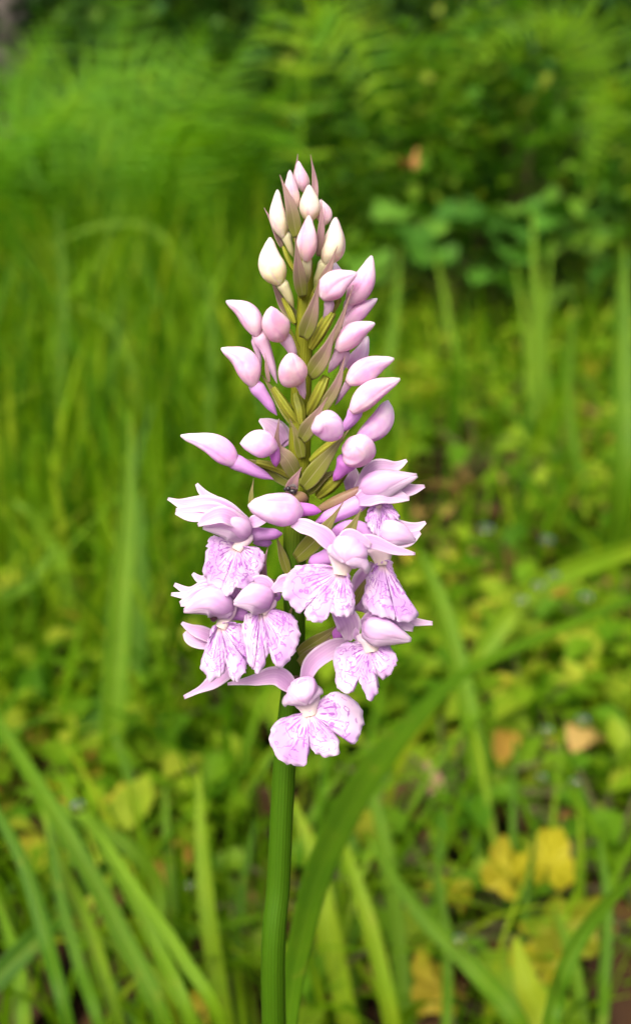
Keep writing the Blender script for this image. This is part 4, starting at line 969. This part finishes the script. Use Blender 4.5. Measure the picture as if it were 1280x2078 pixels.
# upper left
flower((490, 1070, 40), 'open flower at the upper left, four pale petals pointing left',
  hood=([(506, 1086, 70), (470, 1062, 90), (412, 1070, 96)], 56, [.3, .7, .92, 1, 1, .95, .84, .68, .46, .26, .03]),
  petals=[('sepal', [(496, 1056, 50), (440, 1026, 56), (412, 1000, 50), (399, 982, 44)], [20, 34, 30, 18, 12, 6], SW),
          ('sepal', [(500, 1062, 60), (430, 1026, 66), (374, 1024, 56), (341, 1012, 50)], [22, 40, 36, 28, 14, 5], SW),
          ('petal', [(500, 1068, 64), (440, 1040, 76), (392, 1042, 72), (357, 1038, 66)], [20, 30, 38, 38, 28, 12], SW),
          ('petal', [(500, 1070, 88), (456, 1046, 110), (426, 1052, 112), (402, 1066, 106)], [16, 34, 32, 22, 6], SW),
          ('sepal', [(504, 1062, 60), (520, 1058, 66), (540, 1052, 60)], [14, 26, 14], SP)],
  lip_=((482, 1108), [(450, 1090), (436, 1088), (426, 1094), (421, 1115), (417, 1142), (413, 1166), (425, 1182), (445, 1190), (452, 1205), (462, 1208), (473, 1200), (479, 1186), (490, 1194), (505, 1188), (520, 1175), (530, 1155), (537, 1134), (532, 1118), (518, 1110), (500, 1108)], 70, dict(fwd=12, seed=1)),
  spur=([(508, 1084, 50), (540, 1084, 44), (573, 1083, 40)], 28), column=([(494, 1082, 70), (490, 1098, 76), (480, 1116, 80)], [17, 16, 12, 9]))
flower((540, 1100, 20), 'half hidden spur of the back flower beside the upper left flower', spur=([(516, 1094, 20), (536, 1100, 20), (552, 1102, 18)], 22))
# mid left
flower((455, 1240, 60), 'open flower at the lower left with a dark open throat',
  hood=([(472, 1238, 96), (425, 1216, 118), (373, 1240, 118)], 58, [.3, .66, .9, 1, 1, .95, .84, .7, .5, .3, .03]),
  petals=[('sepal', [(462, 1222, 78), (425, 1194, 84), (385, 1200, 76), (354, 1186, 70)], [26, 38, 30, 20, 14, 7], SP),
          ('sepal', [(462, 1226, 82), (420, 1200, 90), (380, 1208, 84), (348, 1206, 78)], [24, 36, 28, 18, 12, 6], SW),
          ('petal', [(464, 1230, 92), (420, 1208, 104), (388, 1218, 102), (366, 1226, 98)], [20, 30, 30, 22, 10], SW),
          ('petal', [(452, 1184, 40), (425, 1178, 50), (406, 1176, 46), (391, 1164, 42)], [24, 26, 20, 14, 6], SW),
          ('sepal', [(446, 1300, 30), (410, 1284, 36), (388, 1276, 30), (369, 1264, 26)], [26, 28, 18, 6], SP),
          ('sepal', [(446, 1306, 20), (410, 1300, 26), (388, 1294, 24), (374, 1284, 20)], [26, 36, 30, 8], SW),
          ('sepal', [(475, 1330, 30), (445, 1370, 32), (420, 1392, 28), (374, 1415, 24)], [40, 48, 36, 26, 12, 8], SP)],
  lip_=((446, 1266), [(432, 1272), (422, 1298), (413, 1328), (408, 1352), (418, 1368), (430, 1380), (445, 1373), (455, 1360), (461, 1343), (463, 1360), (468, 1377), (479, 1378), (492, 1366), (502, 1350), (507, 1325), (508, 1295), (502, 1275), (490, 1267), (465, 1262)], 86, dict(fwd=14, seed=2)),
  spur=([(462, 1244, 70), (484, 1246, 64), (508, 1252, 58)], 30), column=([(461, 1228, 88), (458, 1250, 92), (448, 1274, 96)], [18, 17, 13, 10]))
round_part('throat', [(437, 1246, 112), (434, 1254, 108), (434, 1262, 98)], [5, 8, 8, 5, .5], M_bract_d, orchid, nu=12, nv=8)  # solid bead, coloured dark to stand in for shade inside the mouth
# centre left
flower((535, 1215, 60), 'open flower in the lower centre with rounded hood, left of the stem',
  hood=([(550, 1218, 92), (514, 1210, 122), (474, 1224, 128)], 58, [.4, .74, .94, 1, 1, .95, .85, .7, .5, .3, .03]),
  petals=[('petal', [(552, 1214, 84), (534, 1186, 96), (508, 1192, 104), (490, 1206, 108)], [26, 36, 28, 8], SP),
          ('petal', [(490, 1216, 80), (474, 1206, 88), (462, 1222, 84)], [14, 28, 12], SP)],
  lip_=((529, 1236), [(510, 1242), (497, 1250), (493, 1275), (497, 1310), (503, 1340), (515, 1355), (525, 1363), (535, 1350), (541, 1332), (546, 1321), (552, 1335), (560, 1350), (569, 1355), (585, 1342), (597, 1325), (604, 1305), (607, 1285), (600, 1262), (586, 1246), (567, 1238), (548, 1234)], 92, dict(fwd=14, seed=3)),
  spur=([(545, 1218, 70), (556, 1212, 60), (570, 1205, 50)], 26), column=([(540, 1212, 90), (534, 1228, 98), (528, 1244, 102)], [20, 19, 15, 11]))
# centre right, front
flower((700, 1130, 120), 'open flower at centre front, right of the stem, with the broadest spotted lip',
  hood=([(718, 1108, 150), (707, 1124, 184), (700, 1144, 200)], 82, [.5, .8, .95, 1, 1, .96, .86, .7, .5, .3, .03]),
  petals=[('sepal', [(684, 1118, 150), (654, 1086, 156), (622, 1070, 148), (592, 1062, 142)], [20, 34, 28, 30, 14], SP),
          ('petal', [(690, 1108, 168), (706, 1088, 178), (732, 1096, 176), (752, 1108, 170)], [14, 26, 22, 8], SW),
          ('sepal', [(706, 1108, 146), (752, 1100, 150), (798, 1116, 144), (842, 1124, 138)], [24, 30, 24, 16, 5], SP),
          ('petal', [(682, 1232, 118), (702, 1258, 124), (708, 1278, 122), (706, 1300, 118)], [26, 46, 48, 34, 12], SW),
          ('petal', [(612, 1200, 100), (582, 1186, 104), (566, 1190, 102), (552, 1200, 100)], [50, 40, 24, 10], SP)],
  lip_=((694, 1156), [(668, 1147), (640, 1144), (610, 1148), (588, 1160), (578, 1182), (575, 1205), (590, 1228), (608, 1242), (619, 1228), (623, 1254), (645, 1260), (662, 1255), (671, 1238), (682, 1246), (700, 1250), (714, 1244), (718, 1230), (717, 1205), (712, 1185), (706, 1166)], 148, dict(fwd=16, seed=4, side=.12, bulge=18)),
  spur=([(686, 1120, 130), (654, 1134, 110), (626, 1142, 90)], 34), column=([(700, 1112, 150), (696, 1138, 162), (692, 1166, 166)], [24, 24, 20, 12]))
# top right
flower((735, 1000, 60), 'uppermost open flower on the right side of the spike, white-tipped petals',
  hood=([(730, 998, 78), (776, 978, 96), (846, 965, 92)], 56, [.3, .66, .9, 1, 1, .94, .8, .62, .4, .2, .03]),
  petals=[('sepal', [(726, 992, 60), (762, 950, 66), (800, 948, 60), (825, 934, 54)], [18, 34, 26, 18, 6], SW),
          ('petal', [(730, 1002, 78), (780, 984, 84), (828, 994, 80), (861, 987, 74)], [22, 40, 36, 22, 6], SP),
          ('petal', [(726, 1016, 90), (764, 1002, 104), (800, 1006, 102), (830, 1012, 96)], [22, 46, 40, 26, 8], SW),
          ('sepal', [(716, 992, 16), (712, 968, 20), (705, 946, 16)], [30, 34, 22], SW)],
  lip_=((768, 1022), [(748, 1032), (742, 1055), (752, 1076), (770, 1092), (788, 1092), (799, 1072), (797, 1056), (810, 1050), (801, 1034), (785, 1020)], 84, dict(fwd=8, seed=5, ruf=6)),
  spur=([(742, 1012, 74), (694, 1038, 80), (640, 1060, 84)], 36), column=([(748, 1004, 78), (760, 1018, 84), (768, 1032, 88)], [16, 17, 14, 9]))
# right
flower((775, 1105, 80), 'open flower at the right below the uppermost one, its lip seen from the side',
  hood=([(762, 1080, 96), (800, 1080, 112), (842, 1096, 108)], 50),
  petals=[('sepal', [(756, 1070, 84), (800, 1070, 92), (838, 1072, 86), (863, 1060, 80)], [26, 40, 26, 18, 6], SW),
          ('petal', [(752, 1090, 92), (790, 1084, 106), (824, 1094, 102), (852, 1080, 96)], [24, 44, 44, 28, 8], SP),
          ('sepal', [(770, 1150, 60), (750, 1180, 60), (738, 1210, 56), (730, 1240, 52)], [40, 66, 60, 30], SP)],
  lip_=((775, 1136), [(758, 1148), (745, 1175), (738, 1205), (740, 1232), (762, 1246), (790, 1252), (815, 1258), (845, 1246), (838, 1232), (826, 1225), (822, 1205), (808, 1180), (797, 1155), (793, 1138)], 88, dict(fwd=16, seed=6, side=.12)),
  spur=([(752, 1086, 84), (706, 1072, 84), (668, 1096, 84)], 38), column=([(764, 1100, 84), (772, 1118, 92), (776, 1146, 98)], [24, 24, 20, 12]))
# lower right
flower((745, 1280, 100), 'open flower at the lower right, hood pointing right, orange throat',
  hood=([(735, 1273, 134), (778, 1278, 150), (834, 1299, 144)], 56, [.35, .7, .92, 1, 1, .95, .84, .68, .5, .32, .04]),
  petals=[('petal', [(734, 1268, 122), (764, 1250, 132), (802, 1262, 128), (838, 1276, 122)], [16, 30, 34, 26, 12], SW),
          ('sepal', [(760, 1262, 104), (800, 1254, 104), (842, 1262, 98), (877, 1265, 92)], [30, 34, 24, 14, 8], SW),
          ('petal', [(728, 1300, 120), (722, 1286, 130), (730, 1268, 126)], [10, 14, 6], SP)],
  lip_=((752, 1312), [(735, 1304), (705, 1303), (686, 1314), (677, 1331), (681, 1355), (678, 1380), (688, 1400), (705, 1408), (717, 1402), (722, 1385), (726, 1377), (735, 1395), (749, 1418), (760, 1410), (768, 1393), (764, 1378), (759, 1364), (775, 1378), (786, 1372), (798, 1358), (804, 1340), (799, 1322), (786, 1308), (770, 1304)], 126, dict(fwd=14, seed=7)),
  column=([(742, 1282, 124), (750, 1300, 132), (754, 1322, 136)], [20, 20, 17, 12]),
  spur=([(700, 1276, 60), (690, 1282, 64), (676, 1296, 62)], 30, M_magenta))
# lowest
flower((612, 1400, 70), 'lowest open flower, broad three-lobed lip in front of the stem',
  hood=([(612, 1390, 90), (616, 1408, 120), (624, 1430, 132)], 74, [.55, .84, .97, 1, 1, .97, .88, .74, .54, .32, .03]),
  petals=[('sepal', [(596, 1398, 84), (562, 1372, 94), (516, 1380, 88), (462, 1388, 82)], [22, 38, 36, 26, 14, 5], SP),
          ('sepal', [(616, 1388, 80), (634, 1346, 86), (672, 1318, 84), (708, 1306, 76)], [18, 32, 38, 36, 22], SP),
          ('petal', [(600, 1404, 110), (596, 1394, 118), (592, 1384, 116)], [10, 10, 3], SW),
          ('petal', [(618, 1398, 118), (612, 1386, 128), (622, 1380, 124)], [12, 18, 6], SP)],
  lip_=((626, 1446), [(608, 1450), (590, 1452), (566, 1462), (553, 1480), (550, 1502), (558, 1525), (575, 1545), (597, 1552), (618, 1552), (625, 1535), (626, 1513), (638, 1526), (655, 1537), (672, 1533), (686, 1524), (687, 1508), (680, 1488), (696, 1498), (712, 1507), (723, 1500), (730, 1480), (733, 1462), (723, 1432), (706, 1415), (681, 1407), (660, 1412), (648, 1424), (640, 1436)], 108, dict(fwd=14, seed=8)),
  column=([(618, 1412, 100), (624, 1432, 108), (628, 1452, 112)], [24, 22, 17, 12]))
# back flower peeping out beside the upper buds
flower((555, 880, -30), 'white scrap of a flower on the far side of the spike, above the left buds',
  petals=[('petal', [(576, 900, -36), (560, 880, -30), (544, 862, -30), (526, 852, -34)], [30, 44, 40, 24, 6], SW),
          ('petal', [(584, 904, -40), (574, 884, -38), (562, 866, -38), (552, 854, -42)], [26, 36, 30, 8], SW)])

# the orchid's own leaf, arching up from low on the stem and bending away to the right
o = None
Lf = [(566, 2260, .154), (582, 2100, .164), (608, 1930, .185), (662, 1740, .23), (752, 1575, .29), (848, 1458, .33), (945, 1368, .36), (1100, 1295, .39), (1310, 1208, .43)]
spn = np.array([W(*p) for p in Lf]); b0 = base + np.array([0, .003, .03])
wl = [26, 32, 38, 48, 60, 60, 42, 28, 27, 23]
dl = cat([.15] + [p[2] for p in Lf], len(wl))[:, 0]
V, F, UV = ribbon(np.vstack([b0, spn]), [w * d / FP for w, d in zip(wl, dl)], HB, cup=.10, fold=.12, nu=9, nv=50, twist=.7)
mk('leaf', V, F, M_oleaf, orchid, UV=UV, tint=np.full(len(V), .46), origin=b0, solid=.0004)

# a tiny fly on the stem above the front bud
fp = P(589, 994, zb(994) + 92)
fly = empty('small_fly', fp, 'tiny black fly sitting under the purple bract above the big front bud', 'fly')
def ell(name, c, r, mat, parent):
    a = np.linspace(.03, math.pi - .03, 9); b = np.linspace(0, 2 * math.pi, 12, endpoint=False)
    V = np.stack([np.sin(a)[:, None] * np.cos(b)[None] * r[0], np.sin(a)[:, None] * np.sin(b)[None] * r[1], np.cos(a)[:, None] * r[2] * np.ones((1, 12))], -1).reshape(-1, 3) + c
    return mk(name, V, grid_faces(9, 12, True), mat, parent, origin=c)
ell('abdomen', fp + CR * 5 * S - CU * 3 * S, np.array([8, 5, 5]) * S, M_black, fly)
ell('thorax', fp - CR * 4 * S + CU * 2 * S, np.array([5, 5, 5]) * S, M_black, fly)
ell('head', fp - CR * 10 * S + CU * 1 * S, np.array([3.5, 4, 3.5]) * S, M_black, fly)
for sg in (-1, 1):
    V, F, UV = ribbon([fp - CR * 3 * S + CU * 6 * S, fp + CR * 5 * S + CU * (8 + sg) * S - CF * sg * 4 * S, fp + CR * 14 * S + CU * 2 * S - CF * sg * 6 * S], [2 * S, 6 * S, 2 * S], CU - CF, nv=8, nu=3)
    mk('wing', V, F, M_wing, fly, UV=UV)
    for k in range(3):
        a = fp + CR * (-6 + 4 * k) * S; e = a + CR * (k - 1) * 5 * S - CU * 8 * S - CF * sg * 6 * S
        V, F, UV = tube([a, (a + e) / 2 + CU * 3 * S, e], [.5 * S, .4 * S, .3 * S], nu=5, nv=6)
        mk('leg', V, F, M_black, fly, UV=UV)
